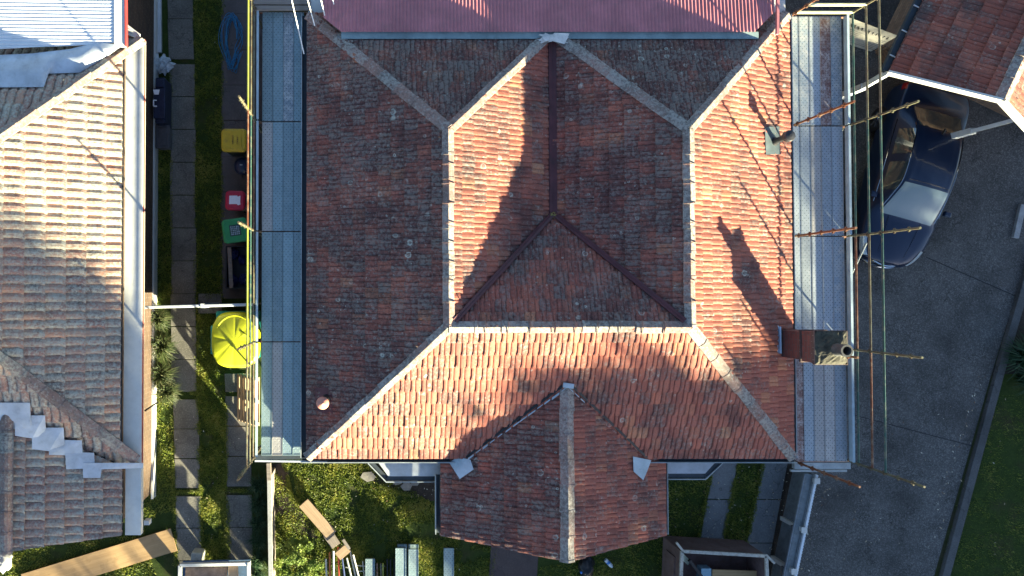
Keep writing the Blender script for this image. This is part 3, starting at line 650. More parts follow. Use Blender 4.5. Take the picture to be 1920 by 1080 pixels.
# ================================================================== LEFT HOUSE
e1 = P(269,300,ZE); XE = P(236,400,3.02).x                          # tiles stop at the box gutter
XG = e1.x
lh = thing('house', 'neighbouring house at the left edge with pale lichened tiles and a wide white box gutter', 'house', (XG-3, 0, 0))
YT = P(262,74,ZE).y; YB1 = P(258,868,ZE).y; XW = P(292,500,0).x
m = MB(); m.box((XG-9, YB1-1.45, 0), (XW, YT+7, 2.88)); m.build('wall', BRICK, lh)
m = MB(); m.box((XW, P(290,930,0).y, 0), (XW+.05, YT+6, .28)); m.build('plinth', WHITE, lh)
p2 = .51; XM = XG-5.2                                              # main ridge far to the left of the frame
zl = lambda x, y: ZE+(XG-x)*p2
hwL = XG-XM
polyE = [(XE,YB1+(XG-XE)),(XE,YT-(XG-XE)),(XM,YT-hwL),(XM,YT-hwL-.01),(XM,YB1+hwL)]
ymid = (YT+YB1)/2; hh = (YT-YB1)/2
polyE = [(XE,YB1+(XG-XE)),(XE,YT-(XG-XE)),(XG-hh,ymid)]
polyN = [(XG,YT),(XG-hh,ymid),(XG-hh-4,ymid),(XG-hh-4,YT)]
polyS = [(XG,YB1),(XG-hh-4,YB1),(XG-hh-4,ymid),(XG-hh,ymid)]
pg = .225; XGR = XG-2.58; ZG = ZE+2.58*pg; YG0 = P(270,1001,ZE).y; YG1 = P(22,1034,ZG).y
YGA = YB1+(ZG-ZE)/p2
polyG = [(XE,YG0+.02),(XE,YB1-.05),(XGR,YGA),(XGR,YG1)]
polyG2 = [(XGR,YG1),(XGR,YGA),(XGR-2.58,YB1),(XGR-2.58,YG0)]
lp = [(polyE, (XG,0,ZE), (1,0), p2), (polyN, (0,YT,ZE), (0,1), p2), (polyS, (0,YB1,ZE), (0,-1), p2), (polyG, (XG,0,ZE), (1,0), pg), (polyG2, (XGR-2.58,0,ZE), (-1,0), pg)]
lroof = roof_surface(lp, TILE_OLD, 'roof', lh, tw=.183, gauge=.385, prof=PROF_OLD, stagger=False, lift=.05, sweep=.04, seed=12)
under(lp, lroof, .03)
caps((XG-.05,YT-.05,ZE+.02), (XG-hh,ymid,ZE+hh*p2), lroof, CAP_OLD, w=.13, slope=.42, seed=60, up=.115, seg=.46)
caps((XG-.10,YB1+.10,ZE+.04), (XG-hh,ymid,ZE+hh*p2), lroof, CAP_OLD, w=.125, slope=.42, seed=61, up=.115, seg=.5)
caps((XGR,YG1,ZG), (XGR,YGA+.1,ZG), lroof, CAP_OLD, w=.15, slope=.5, seed=62, up=.10, seg=.44, rounded=True)
m = MB(); m.box((XE-.02,YB1+.0,ZE-.12), (XG,YT-.0,ZE+.03)); m.build('box_gutter', WHITE, lh)
m = MB(); m.box((XE+.03,YG0-.02,ZE-.13), (XG,YB1-.03,ZE+.02)); m.build('box_gutter', WHITE, lh)
m = MB(); m.box((XG,YB1-.03,ZE-.06), (XG+.014,YT,ZE+.005)); m.build('fascia', weathered('red_brown_trim', (.30,.07,.05), .2, .6, 4), lh)
m = MB(); m.box((XG-.02,P(0,985,0).y,.0), (XG+.16,P(0,975,0).y,1.2)); m.M = Matrix.Identity(4)
m = MB(); q = P(276,980,2.4); m.box((q.x-.07,q.y-.05,2.25), (q.x+.05,q.y+.05,2.42)); m.build('rainwater_head', WHITE, lh)
zs = lambda x, y: max(ZE+(y-YB1)*p2, ZG-abs(x-XGR)*pg)
# stepped sheet patches covering the valley between the hip and the gable
steps = [[(-25,755),(56,755),(58,815),(-25,815)], [(28,779),(84,779),(86,817),(60,822),(28,817)], [(60,802),(119,802),(121,842),(92,846),(60,842)],
         [(92,824),(153,826),(155,854),(92,853)], [(122,848),(176,849),(178,878),(124,880)], [(155,868),(268,868),(268,878),(190,880),(188,896),(156,896)]]
for i, st in enumerate(steps): drape_sheet('valley_sheet', st, zs, FLASH_W, lroof, .10+.006*i)
# white steel roof above, with its dressed flashing
ZW = 3.45
wc = [P(-20,-40,ZW), P(214,-40,ZW), P(216,82,ZW), P(180,84,ZW), P(-20,108,ZW)]
lext = roof_surface([([(c.x,c.y) for c in wc], (wc[1].x,0,ZW), (1,0), .03)], WHITE_STEEL, 'extension_roof', lh, corr=(.0765*1.0,.009,'slope'))
m = MB(); m.slab3([P(214,-40,ZW+.03), P(234,-40,ZW+.03), P(235,88,ZW+.03), P(214,84,ZW+.03)], .08); m.build('barge_cap', WHITE, lext)
m = MB(); m.bar(P(236,-40,ZW-.02), P(237,88,ZW-.02), .02, .14); m.build('barge_edge', weathered('red_edge', (.30,.03,.03), .2, .5, 4), lext)
zn = lambda x, y: max(ZE+(YT-y)*p2, 3.0)
fl = MB()
loop = [(-20,104),(60,100),(130,92),(180,80),(236,84)]; low = [(-20,164),(82,163),(91,138),(150,136),(200,108)]
A = [P(a,b,ZW+.02) for a, b in loop]; B = [drape(a,b,zn,.08) for a, b in low]
rng = random.Random(4)
rows = []
for t in [0,.2,.4,.6,.8,1]:
    row = []
    for k in range(21):
        f = k/20*4; i = min(3, int(f)); u = f-i; a = A[i].lerp(A[i+1], u); b = B[i].lerp(B[i+1], u); c = a.lerp(b, t)
        c.z += math.sin(t*math.pi)*(.05+.03*noise.noise(Vector((k*.6, t*3, 1)))); row.append(c)
    rows.append(row)
fl.add([c for r_ in rows for c in r_], [(r_*21+k, (r_+1)*21+k, (r_+1)*21+k+1, r_*21+k+1) for r_ in range(5) for k in range(20)])
fl.build('dressed_flashing', FLASH_W, lext, smooth=True)
m = MB(); 
for i in range(3): m.bar(P(238,48+i*7,3.1), P(262,66+i*3,3.1), .05, .03)
m.build('eave_bracket', WHITE, lh)
m = MB(); m.tube(P(272,770,2.2), P(296,754,1.2), .02, 8); m.build('stay_bar', BLACK, lh)

# items along its wall
m = MB(); a, b = P(288,-30,.05), P(290,102,.05)
m.bar(a, b, .10, .08); 
tag(m.build('gutter_length', GREYW, None, bevel=.01), 'white gutter length lying closest against the brick wall, beside a second one', 'gutter')
m = MB(); a, b = P(298,-30,.06), P(299,99,.06); m.bar(a, b, .12, .10)
tag(m.build('gutter_length', GREYW, None, bevel=.01), 'white gutter length lying on the grass side, next to the path slabs', 'gutter')
# crumpled plastic
def blob(c, r, n, amp, seed, sq=.5):
    bm = bmesh.new(); bmesh.ops.create_icosphere(bm, subdivisions=n, radius=1)
    vs = [(c[0]+v.co.x*r[0]*(1+amp*noise.noise(v.co*2.5+Vector((seed,0,0)))), c[1]+v.co.y*r[1]*(1+amp*noise.noise(v.co*2.5+Vector((0,seed,0)))), max(.0, c[2]+v.co.z*r[2]*(1+amp*noise.noise(v.co*3.5+Vector((0,0,seed)))))) for v in bm.verts]
    fs = [tuple(v.index for v in f.verts) for f in bm.faces]; bm.free(); return vs, fs
m = MB(); c = P(306,122,.1); vs, fs = blob(c, (.22,.20,.12), 4, .9, 3); m.add(vs, fs); c = P(294,118,.15); vs, fs = blob(c, (.07,.26,.14), 3, .4, 6); m.add(vs, fs)
tag(m.build('plastic_bag', CLEARP, None), 'crumpled clear plastic wrap lying at the end of the white gutter lengths', 'plastic bag')
# dark bin lying against the wall
t = thing('storage_box', 'long dark navy plastic box with pale latch marks standing against the brick wall', 'box', P(296,186,0))
q0, q1 = P(288,142,.75), P(306,228,.75)
m = MB(); m.prism([(q0.x,q0.y),(q1.x,q0.y),(q1.x,q1.y),(q0.x,q1.y)], 0, .62); m.build('body', NAVYP, t, bevel=.03)
m = MB(); m.prism([(q0.x-.02,q0.y-.3),(q1.x+.03,q0.y-.3),(q1.x+.03,q1.y+.1),(q0.x-.02,q1.y+.1)], .62, .70); m.prism([(q0.x+.02,q0.y-.05),(q1.x-.02,q0.y-.05),(q1.x-.02,q0.y-.26),(q0.x+.02,q0.y-.26)], .60, .66); m.build('lid', NAVYP, t, bevel=.02)
m = MB(); z = .715; m.prism([P(287,168,z),P(299,168,z),P(297,177,z),P(289,177,z)], .70, z); m.build('sticker', PAPER, t)
m = MB(); 
for a, b in (((288,188),(288,199)),((288,188),(294,188)),((288,199),(294,199))): m.bar(P(*a,.72), P(*b,.72), .022, .03)
m.build('handle', PAPER, t)
t = thing('crate', 'low dark grey plastic crate at the foot of the navy box near the brick wall', 'crate', P(305,256,0))
m = MB(); a, b = P(294,237,.3), P(317,277,.3); m.box((a.x,b.y,0), (b.x,a.y,.3)); m.build('body', GREYP, t, bevel=.02)
m = MB(); m.box((a.x-.02,b.y-.02,.3), (b.x+.02,a.y+.02,.34)); m.box((a.x+.05,b.y+.05,.34), (b.x-.05,a.y-.05,.36)); m.build('lid', weathered('dark_grey_lid', (.07,.07,.08), .3, .5, 7), t, bevel=.015)

# gate / fence rail between the two houses
t = thing('side_gate', 'thin white topped metal gate crossing the passage between the two houses', 'gate', P(372,573,0))
a, b = P(272,576,1.75), P(474,571,1.75)
m = MB(); m.bar(a, b, .065, .06); m.build('top_rail', GREYW, t, bevel=.01)
m = MB(); m.bar(a-Vector((0,0,.9)), b-Vector((0,0,.9)), .03, 1.65, up=(0,0,1)); m.build('panel', GREYP, t)
m = MB(); c = a.lerp(b, .53); m.box((c.x-.03,c.y-.05,0), (c.x+.03,c.y+.05,1.80)); m.build('post', GREYW, t)
m = MB(); m.bar(c+Vector((-.02,-.07,0)), c+Vector((.14,-.09,0)), .03, .03); m.bar(c+Vector((.05,.08,0)), c+Vector((.16,.08,0)), .03, .03); m.build('latch', BLACK, t)

# ---------------------------------------------------------------- bins
def rr_poly(w, d, r, n=5):
    pts = []
    for cx, cy, a0 in ((w/2-r,d/2-r,0),(-w/2+r,d/2-r,90),(-w/2+r,-d/2+r,180),(w/2-r,-d/2+r,270)):
        for i in range(n+1):
            t = R(a0+90*i/n); pts.append((cx+r*math.cos(t), cy+r*math.sin(t)))
    return pts
def loft(m, rings):
    n = len(rings[0]); vs = [v for r_ in rings for v in r_]
    fs = [(j*n+i, j*n+(i+1)%n, (j+1)*n+(i+1)%n, (j+1)*n+i) for j in range(len(rings)-1) for i in range(n)]
    fs += [tuple(range(n-1,-1,-1)), tuple(range((len(rings)-1)*n, len(rings)*n))]; m.add(vs, fs)
def bin_(label, px, py, deg, w, d, h, lidmat, bodymat, extra=None):
    """wheelie bin, hinge and handle towards local +x"""
    M = placed(px, py, 0, deg); q = P(px, py, h); M = Matrix.Translation((q.x, q.y, 0)) @ Matrix.Rotation(R(deg), 4, 'Z')
    t = thing('wheelie_bin', label, 'bin', (q.x, q.y, 0), 'wheelie bins beside the left scaffold')
    m = MB(M); rings = []
    for z, s in ((.06,.74),(.5,.86),(h-.12,.97),(h-.06,1.0),(h-.04,1.0)): rings.append([(x*s-(1-s)*w*.2, y*s, z) for x, y in rr_poly(w-.02, d-.02, .07)])
    loft(m, rings); m.build('body', bodymat, t, smooth=False)
    m = MB(M); rings = []
    for z, s in ((h-.05,1.03),(h-.01,1.03),(h+.015,.98),(h+.035,.86),(h+.04,.5)): rings.append([(x*s, y*s, z) for x, y in rr_poly(w, d, .10)])
    loft(m, rings); m.box((-w*.36,-d*.40,h+.025), (-w*.12,-d*.30,h+.048)); m.box((-w*.36,d*.30,h+.025), (-w*.12,d*.40,h+.048)); m.box((w*.28,-d*.3,h+.03), (w*.30,d*.3,h+.05))
    m.build('lid', lidmat, t, smooth=False, bevel=.006)
    m = MB(M); m.tube((w/2+.06,-d*.36,h-.05), (w/2+.06,d*.36,h-.05), .016, 8); m.bar((w/2-.02,-d*.34,h-.05), (w/2+.06,-d*.34,h-.05), .03, .03); m.bar((w/2-.02,d*.34,h-.05), (w/2+.06,d*.34,h-.05), .03, .03); m.build('handle', bodymat, t)
    for s in (-1, 1):
        m = MB(M); m.tube((w*.36,s*d*.36,.1), (w*.36,s*(d*.36+.05),.1), .1, 16); m.build('wheel', BLACK, t)
    if extra: extra(t, M, w, d, h)
def marks_y(t, M, w, d, h):
    rng = random.Random(1)
    for col, n in ((-.06, 5), (.13, 4)):
        m = MB(M)
        for i in range(n):
            y = -.10+i*.048
            m.bar((w*col-.012,y,h+.046), (w*col+.03,y,h+.046), .008, .006); 
            if rng.random() > .4: m.bar((w*col+rng.choice((-.012,.009,.03)),y,h+.046), (w*col+rng.choice((-.012,.009,.03)),y+.022,h+.046), .007, .006)
            m.bar((w*col-.012,y+.022,h+.046), (w*col+.03,y+.022,h+.046), .006, .006)
        m.build('embossed_mark', weathered('brown_mark', (.16,.10,.02), .2, .6, 9), t)
def marks_r(t, M, w, d, h):
    m = MB(M); m.prism([(-.14,-.10),(-.14,.11),(.05,.12),(.07,.09),(.13,.12),(.14,.07),(.14,-.02),(.15,-.10),(.08,-.12),(.05,-.09)], h+.041, h+.048); m.build('paper_label', PAPER, t)
def marks_g(t, M, w, d, h):
    m = MB(M); m.box((-.13,-.14,h+.038), (.15,.14,h+.045)); m.build('sticker_frame', weathered('dark_sticker', (.02,.06,.05), .2, .6, 9), t)
    m = MB(M); rng = random.Random(6)
    for i in range(5):
        for j in range(5):
            x = -.10+i*.046; y = -.11+j*.046
            m.box((x,y,h+.046), (x+rng.uniform(.022,.038), y+rng.uniform(.02,.036), h+.049))
    m.build('sticker_print', weathered('sticker_grey', (.30,.36,.42), .3, .6, 30), t)
bin_('wheelie bin with a bright yellow lid, the topmost of the bins', 439, 263, 0, .62, .56, 1.05, YEL, DGREEN, marks_y)
bin_('small wheelie bin with a red lid and a torn white paper on it', 441, 376, -2, .48, .48, .92, REDP, GREYP, marks_r)
bin_('wheelie bin with a green lid and printed sticker, rotated slightly', 441, 432, 8, .62, .58, 1.05, GRNP, GREYP, marks_g)
t = thing('kettle_barbecue', 'round dark navy domed lid standing between the yellow and red bins', 'barbecue', P(455,312,0))
c = P(455,312,.6); m = MB(); m.lathe((c.x,c.y,.35), [(.05,0),(.16,.05),(.215,.15),(.225,.24)], 28); m.build('bowl', BLACK, t, smooth=True)
m = MB(); m.lathe((c.x,c.y,.60), [(.225,0),(.225,.02),(.20,.10),(.14,.16),(.06,.19),(.01,.195)], 28); l_ = m.build('lid', NAVYP, t, smooth=True)
m = MB(); m.tube((c.x-.03,c.y,.81), (c.x+.03,c.y,.81), .012, 8); m.build('knob', GREYW, l_)
for k in range(3):
    a = 2.09*k; m = MB(); m.tube((c.x+.1*math.cos(a),c.y+.1*math.sin(a),.38), (c.x+.24*math.cos(a),c.y+.24*math.sin(a),0), .012, 6); m.build('leg', BLACK, t)
# crates and timber below the green bin
t = thing('tool_crate', 'open black crate with blue bags inside below the green bin', 'crate', P(447,505,0))
a, b = P(424,462,.4), P(470,540,.4); m = MB()
for u, v_ in (((a.x,a.y),(b.x,a.y)),((b.x,a.y),(b.x,b.y)),((b.x,b.y),(a.x,b.y)),((a.x,b.y),(a.x,a.y))): m.bar((*u,.2), (*v_,.2), .03, .4)
m.box((a.x,b.y,.0), (b.x,a.y,.03)); m.build('body', BLACK, t)
BAGM = weathered('deep_blue_bag', (.015,.02,.10), .3, .5, 9)
for (x_, y_, r_) in ((-.16,.35,.12),(.05,.2,.1),(-.2,-.35,.13),(.1,-.3,.12)):
    m = MB(); vs, fs = blob(((a.x+b.x)/2+x_,(a.y+b.y)/2+y_,.12), (r_,r_*1.2,.12), 3, .5, x_*9); m.add(vs, fs); m.build('bag', BAGM, t)
m = MB(); m.bar(P(430,464,.45), P(434,540,.45), .10, .04); tag(m.build('timber_plank', TIMBG, None), 'short grey timber offcut laid across the black crate near the bins', 'plank')

# blue hose coil
m = MB(); rng = random.Random(12); c = P(437,80,.03)
for k in range(13):
    pts = []; ax = .25+rng.uniform(-.12,.10); ay = .70+rng.uniform(-.12,.08); ox = rng.uniform(-.06,.06); oy = rng.uniform(-.08,.08); ph = rng.uniform(0,.6); tw_ = rng.uniform(-.25,.25)
    for i in range(31):
        t_ = ph+i/30*(2*math.pi*.88); x = math.cos(t_)*ax*(1-.45*max(0,-math.sin(t_))); y = math.sin(t_)*ay
        pts.append(Vector((c.x+ox+x*math.cos(tw_)-y*math.sin(tw_)*.5, c.y+oy+y, .03+.012*k+.01*math.sin(t_*3))))
    m.path(pts, .0075, 5)
for k in range(3):
    pts = [Vector((c.x+.15+.1*math.sin(i*.5+k), c.y+.3-i*.09, .05)) for i in range(10)]; m.path(pts, .009, 5)
tag(m.build('garden_hose', BLUEH, None, smooth=True), 'loosely coiled bright blue hose on the ground at the top of the passage', 'hose')

# yellow lidded playhouse / sandpit
q = P(440,638,1.25); t = thing('sandpit', 'large lime yellow ribbed plastic shell on a teal body in the passage', 'play sandpit', (q.x,q.y,0))
m = MB(); a, b = P(408,583,.75), P(480,675,.75); m.prism([(a.x,a.y),(b.x,a.y),(b.x,b.y),(a.x,b.y)], 0, .95); m.prism([(q.x-.62,q.y+.35),(q.x-.50,q.y+.35),(q.x-.50,q.y-.35),(q.x-.62,q.y-.35)], .8, 1.12); m.build('body', TEAL, t, bevel=.03)
m = MB(); NR, NA = 14, 72; vs = []
for i in range(NR+1):
    r_ = i/NR
    for k in range(NA):
        th = 2*math.pi*k/NA; e = 3.0; sx = abs(math.cos(th))**e+abs(math.sin(th))**e; rad = sx**(-1/e)
        x = .61*rad*r_*math.cos(th); y = .69*rad*r_*math.sin(th)
        if r_ > .93 and math.cos(th) < -.72 and abs(math.sin(th)) > .55: x *= .97; y *= .97
        cr = abs(math.sin(th*4+.3)); z = 1.30-.10*r_**2-.014*(1-cr)**4*min(1,r_*1.6)-(.05 if i == NR else 0)-(.10 if i == NR else 0)
        vs.append((q.x+x, q.y+y, z))
m.add(vs, [(i*NA+k, (i+1)*NA+k, (i+1)*NA+(k+1)%NA, i*NA+(k+1)%NA) for i in range(NR) for k in range(NA)]); lid = m.build('lid', LIME, t, smooth=True)
m = MB(); pts = [Vector((q.x+.50*math.cos(a_), q.y+.60*math.sin(a_), 1.245)) for a_ in [R(58+i*7) for i in range(14)]]; m.path(pts, .014, 6); m.build('lid_rim', LIME, lid)
m = MB(); c = Vector((q.x+.24, q.y+.10, 1.27)); m.add([c+Vector((-.25,.22,-.01)), c+Vector((.0,.06,.045)), c+Vector((.18,-.06,.0)), c+Vector((-.14,-.06,0)), c+Vector((-.25,.0,0))], [(0,3,1),(0,4,3),(1,3,2),(0,1,2)]); m.build('lid_fold', LIME, lid)

# pallet leaning against the scaffold
t = thing('pallet', 'wooden pallet leaning upright against the left scaffold', 'pallet', P(457,745,0))
Y0, Y1 = P(460,792,.4).y, P(460,703,.4).y
bot = P(447,745,0).x; A0 = Vector((P(443,745,.15).x, 0, .05)); A1 = Vector((P(478,745,.95).x+.02, 0, .95))
dv = (A1-A0); L = dv.length; dv.normalize(); nv = Vector((-dv.z, 0, dv.x))
m = MB()
for i in range(6):
    c = A0+dv*(L*(i+.5)/6); m.bar((c.x,Y0,c.z), (c.x,Y1,c.z), .11, .02, up=tuple(nv))
m.build('deck_board', PALLET, t)
m = MB()
for yy in (Y0+.05, (Y0+Y1)/2, Y1-.05): m.bar(Vector((A0.x,yy,A0.z))-nv*.06, Vector((A1.x,yy,A1.z))-nv*.06, .09, .10, up=tuple(nv))
for i in (0,2,5):
    c = A0+dv*(L*(i+.5)/6)-nv*.12; m.bar((c.x,Y0,c.z), (c.x,Y1,c.z), .10, .02, up=tuple(nv))
m.build('bearer', PALLET, t)

# ================================================================== SCAFFOLDS
ZD = 2.8
def cup(m, x, y, z):
    m.box((x-.05,y-.012,z-.02), (x+.05,y+.012,z+.02)); m.box((x-.012,y-.05,z-.02), (x+.012,y+.05,z+.02)); m.tube((x,y,z-.03), (x,y,z+.03), .034, 8)
def scaffold(label, xin, xout, rows, tall_in, rails, ends, lean=0):
    t = thing('scaffold', label, 'scaffold', ((xin+xout)/2, (rows[0]+rows[-1])/2, 0))
    for i, y in enumerate(rows):
        for x, top, nm in ((xout, 4.75, 'out'), (xin, 4.75 if tall_in else 2.72, 'in')):
            m = MB(); m.tube((x,y,0), (x,y,top), .024, 10)
            z = .4
            while z < top-.05: cup(m, x, y, z); z += .37
            m.box((x-.07,y-.07,0), (x+.07,y+.07,.01))
            m.build('standard', (T_RUST if (nm == 'in') else T_WARM), t)
        m = MB(); m.tube((xin,y,ZD-.07), (xout,y,ZD-.07), .024, 8); m.build('transom', T_RUST, t)
    n = len(rows)
    for i in range(n-1):
        for z, mats in rails:
            m = MB(); m.tube((xout,rows[i],z), (xout,rows[i+1],z), .021, 8); m.build('guard_rail', mats[i], t)
        m = MB(); m.tube((xout,rows[i],1.1), (xout,rows[i+1],1.1), .021, 8); m.tube((xin,rows[i],ZD-.1), (xin,rows[i+1],ZD-.1), .021, 8); m.build('ledger', T_GREEN, t)
        m = MB(); s = 1 if xout > xin else -1; m.box((min(xout-s*.055,xout-s*.04),rows[i+1]+.02,ZD-.02), (max(xout-s*.055,xout-s*.04),rows[i]-.02,ZD+.14)); m.box((min(xout-s*.09,xout-s*.04),rows[i+1]+.02,ZD+.135), (max(xout-s*.09,xout-s*.04),rows[i]-.02,ZD+.15)); m.build('toe_board', TOE, t)
    return t
rr_ = [P(1488,py,ZD).y for py in (30,236,443,655,866)]
XI, XO = 9.42, 10.66
sr = scaffold('steel tube scaffold with three long guard rails along the right eave beside the driveway', XI, XO, rr_, True,
    [(3.0, (T_GREEN,T_GREEN,T_RUST,T_GREEN)), (3.4, (T_WARM,T_GREEN,T_WARM,T_RUST)), (3.77, (T_WARM,T_GREEN,T_GREEN,T_GREEN))], None)
for z in (3.0, 3.4): m = MB(); m.tube((XI,rr_[0]+.0,z), (XO,rr_[0]+.0,z), .034, 10); m.build('end_rail', T_YEL if 0 else tubemat('cream_tube', (.50,.46,.24), (.58,.55,.36), .5), sr)
m = MB(); m.tube((XO+.02,rr_[1]-.02,2.6), (XO+.15,rr_[1]-.62,1.9), .022, 8); m.tube((XO+.0,rr_[1]-.9,1.7), (XO+.15,rr_[1]-.62,1.9), .02, 8); m.build('brace', T_GALV, sr)
m = MB(); m.tube(P(1624,456,2.0), P(1592,523,1.9), .024, 8); m.build('brace', T_GALV, sr)
m = MB(); m.bar((XI,rr_[4]-.10,ZD-.10), (XO,rr_[4]-.10,ZD-.10), .14, .10); m.bar((XI,rr_[4]-.24,ZD-.2), (XO,rr_[4]-.24,ZD-.2), .05, .06); m.build('end_board', GUT_L, sr)
rl_ = [P(482,py,ZD).y for py in (22,228,434,641,855)]
XLI, XLO = P(574,400,ZD).x+.02, P(482,400,ZD).x-.04
sl = scaffold('narrow steel tube scaffold with yellow and rusty rails along the left eave', XLI-.0, XLO, rl_, False,
    [(3.0, (T_WARM,T_RUST,T_WARM,T_WARM)), (3.4, (T_WARM,T_GREEN,T_GREEN,T_WARM)), (3.77, (T_YEL,T_RUST,T_YEL,T_WARM))], None)
m = MB(); m.bar((XLI+.0,rl_[4]-.03,ZD-.08), (XLO,rl_[4]-.03,ZD-.08), .10, .12); m.build('end_board', GUT, sl)
m = MB(); m.bar(P(478,864,2.95), P(614,866,2.95), .035, .05); m.build('end_rail', GREYW, sl)
m = MB()
for k in (6, 17, 28): pass
for k, (ya, yb) in enumerate(((0,9),(11,20))):
    a, b = P(474,(ya+yb)/2,2.95), P(582,(ya+yb)/2,2.95); m = MB(); m.bar(a, b, .10, .05)
    tag(m.build('timber_plank', TIMBG, None), ['weathered timber board across the top end of the left scaffold, at the photo edge', 'weathered timber board across the top end of the left scaffold, next to the metal planks'][k], 'plank', 'timber boards at the top end of the left scaffold')

def plank(x0, x1, y0, y1, mat):
    """metal plank with folded rims; origin in its middle"""
    w_ = (x1-x0)/2-.004; l_ = (y1-y0)/2-.012; cx, cy = (x0+x1)/2, (y0+y1)/2; m = MB(Matrix.Translation((cx,cy,ZD-.05)))
    m.box((-w_,-l_,0), (w_,l_,.05)); m.box((-w_,-l_,.05), (-w_+.009,l_,.057)); m.box((w_-.009,-l_,.05), (w_,l_,.057)); m.box((-w_+.01,-l_,.05), (w_-.01,-l_+.02,.056))
    return m.build('scaffold_plank', PK[mat], None, loc=(cx,cy,ZD-.05))
ordn = ['first', 'second', 'third', 'fourth', 'fifth']; bays = ['topmost', 'second', 'third', 'bottom']
desc = {'blue': 'blue-grey galvanised', 'clean': 'light galvanised', 'pale': 'pale grey', 'splat': 'mortar splashed grey', 'rust': 'rust stained'}
kl = [('blue','blue','splat','blue'), ('pale','blue','blue','blue'), ('blue','blue','blue','blue'), ('blue','pale','blue','blue')]
xs = [P(px,400,ZD).x for px in (491,511,530.5,550,569.5)]
for b in range(4):
    for k in range(4):
        o = plank(xs[k], xs[k+1], rl_[b+1], rl_[b], kl[b][k])
        tag(o, '%s plank, %s from the left, %s bay of the left scaffold' % (desc[kl[b][k]], ordn[k], bays[b]), 'scaffold plank', 'planks on the left scaffold deck')
kr = [('splat','splat','clean','rust','splat'), ('clean','clean','pale','clean','clean'), ('clean','clean','clean','clean','splat'), ('rust','clean','pale','pale','clean')]
xs = [P(px,400,ZD).x for px in (1484.5,1502.5,1522,1541.5,1561,1582)]
for b in range(4):
    for k in range(5):
        o = plank(xs[k], xs[k+1], rr_[b+1], rr_[b], kr[b][k])
        tag(o, '%s plank, %s from the left, %s bay of the right scaffold' % (desc[kr[b][k]], ordn[k], bays[b]), 'scaffold plank', 'planks on the right scaffold deck')

# ================================================================== RIGHT NEIGHBOUR (top right corner)
E0 = P(1665,133,2.8); E1 = P(1728,2,2.8); ed = (E1-E0).normalized(); pn = Vector((ed.y,-ed.x,0))
Wd = 1.95; pr_ = .42
A = E0; B = E0+ed*9; C = B+pn*Wd; D = A+pn*Wd; G_ = D+pn*3; Hh = C+pn*3
rn = thing('house', 'neighbouring house in the top right corner with brown tiles and a white barge board', 'house', (D.x, D.y+2, 0))
rp = [([(A.x,A.y),(D.x,D.y),(C.x,C.y),(B.x,B.y)], (A.x,A.y,2.8), (-pn.x,-pn.y), pr_), ([(D.x,D.y),(G_.x,G_.y),(Hh.x,Hh.y),(C.x,C.y)], (G_.x,G_.y,2.8+pr_*Wd-3*pr_), (pn.x,pn.y), pr_)]
rroof = roof_surface(rp, TILE_BROWN, 'roof', rn, tw=.22, gauge=.36, prof=PROF, seed=31, stagger=False, lift=.05)
under(rp, rroof, .03)
up = lambda v, z: Vector((v.x, v.y, z))
ZT = 2.8+pr_*Wd
caps(up(D-ed*.02,ZT), up(C,ZT), rroof, CAP, w=.15, slope=.45, seed=70, up=.07)
m = MB(); m.bar(up(A-ed*.05,2.82), up(D-ed*.05,ZT+.02), .05, .16); m.bar(up(D-ed*.05,ZT+.02), up(G_-ed*.05,ZT-3*pr_+.02), .05, .16); m.build('barge_board', WHITE, rn)
m = MB(); m.bar(up(A-pn*.05,2.72), up(B-pn*.05,2.72), .10, .10); gt = m.build('gutter', GUT, rn)
for k in range(4): m = MB(); c = A+ed*(.35+k*.62); m.bar(up(c-pn*.12,2.80), up(c+pn*.02,2.80), .02, .02); m.build('gutter_bracket', GREYW, gt)
W0 = A+ed*2.2+pn*.35; m = MB()
wc_ = P(1640,100,0); wp = [wc_, wc_+ed*9, wc_+ed*9+pn*5, wc_+pn*5]; m.prism(wp, 0, 2.62); m.build('wall', BRICK2, rn)
for (px, py, qx, qy) in ((1618,163,1665,136), (1822,246,1905,224)):
    m = MB(); a = P(px,py,1.9); b = P(qx,qy,2.75); m.bar(a, b, .09, .12); m.box((a.x-.07,a.y-.07,0), (a.x+.07,a.y+.07,1.94)); m.build('carport_post', GREYW, rn)
# white slatted gate panel
t = thing('gate_panel', 'white slatted metal gate with dark slots beside the brown brick wall', 'gate', P(1640,70,0))
ga, gb, gc, gd = P(1585,30,1.2), P(1684,67,1.2), P(1634,96,.4), P(1585,80,.4)
m = MB(); m.slab3([ga, gb, gc, gd], .03); m.build('panel', weathered('cream_white_paint', (.46,.44,.38), .08, .6, 4), t)
m = MB()
for k in range(12):
    f = .06+k*.078; a = ga.lerp(gb, f); b = gd.lerp(gc, f); c0 = a.lerp(b, .20); c1 = a.lerp(b, .30); m.bar(c0+Vector((0,0,.006)), c1+Vector((0,0,.006)), .035 if k % 3 else .06, .012)
m.build('slot', BLACK, t)
m = MB()
for k in range(8):
    f = .42+k*.07; m.bar(ga.lerp(gd, f)+Vector((0,0,.004)), gb.lerp(gc, f)+Vector((0,0,.004)), .010, .012)
m.build('slat_line', GREYP, t)
m = MB(); m.prism([P(1640,95),P(1690,60),P(1700,90),P(1655,120)], 0, .35)
tag(m.build('brick_planter', BRICK2, None), 'low tan brick plinth below the corner of the white slatted gate', 'brick plinth')

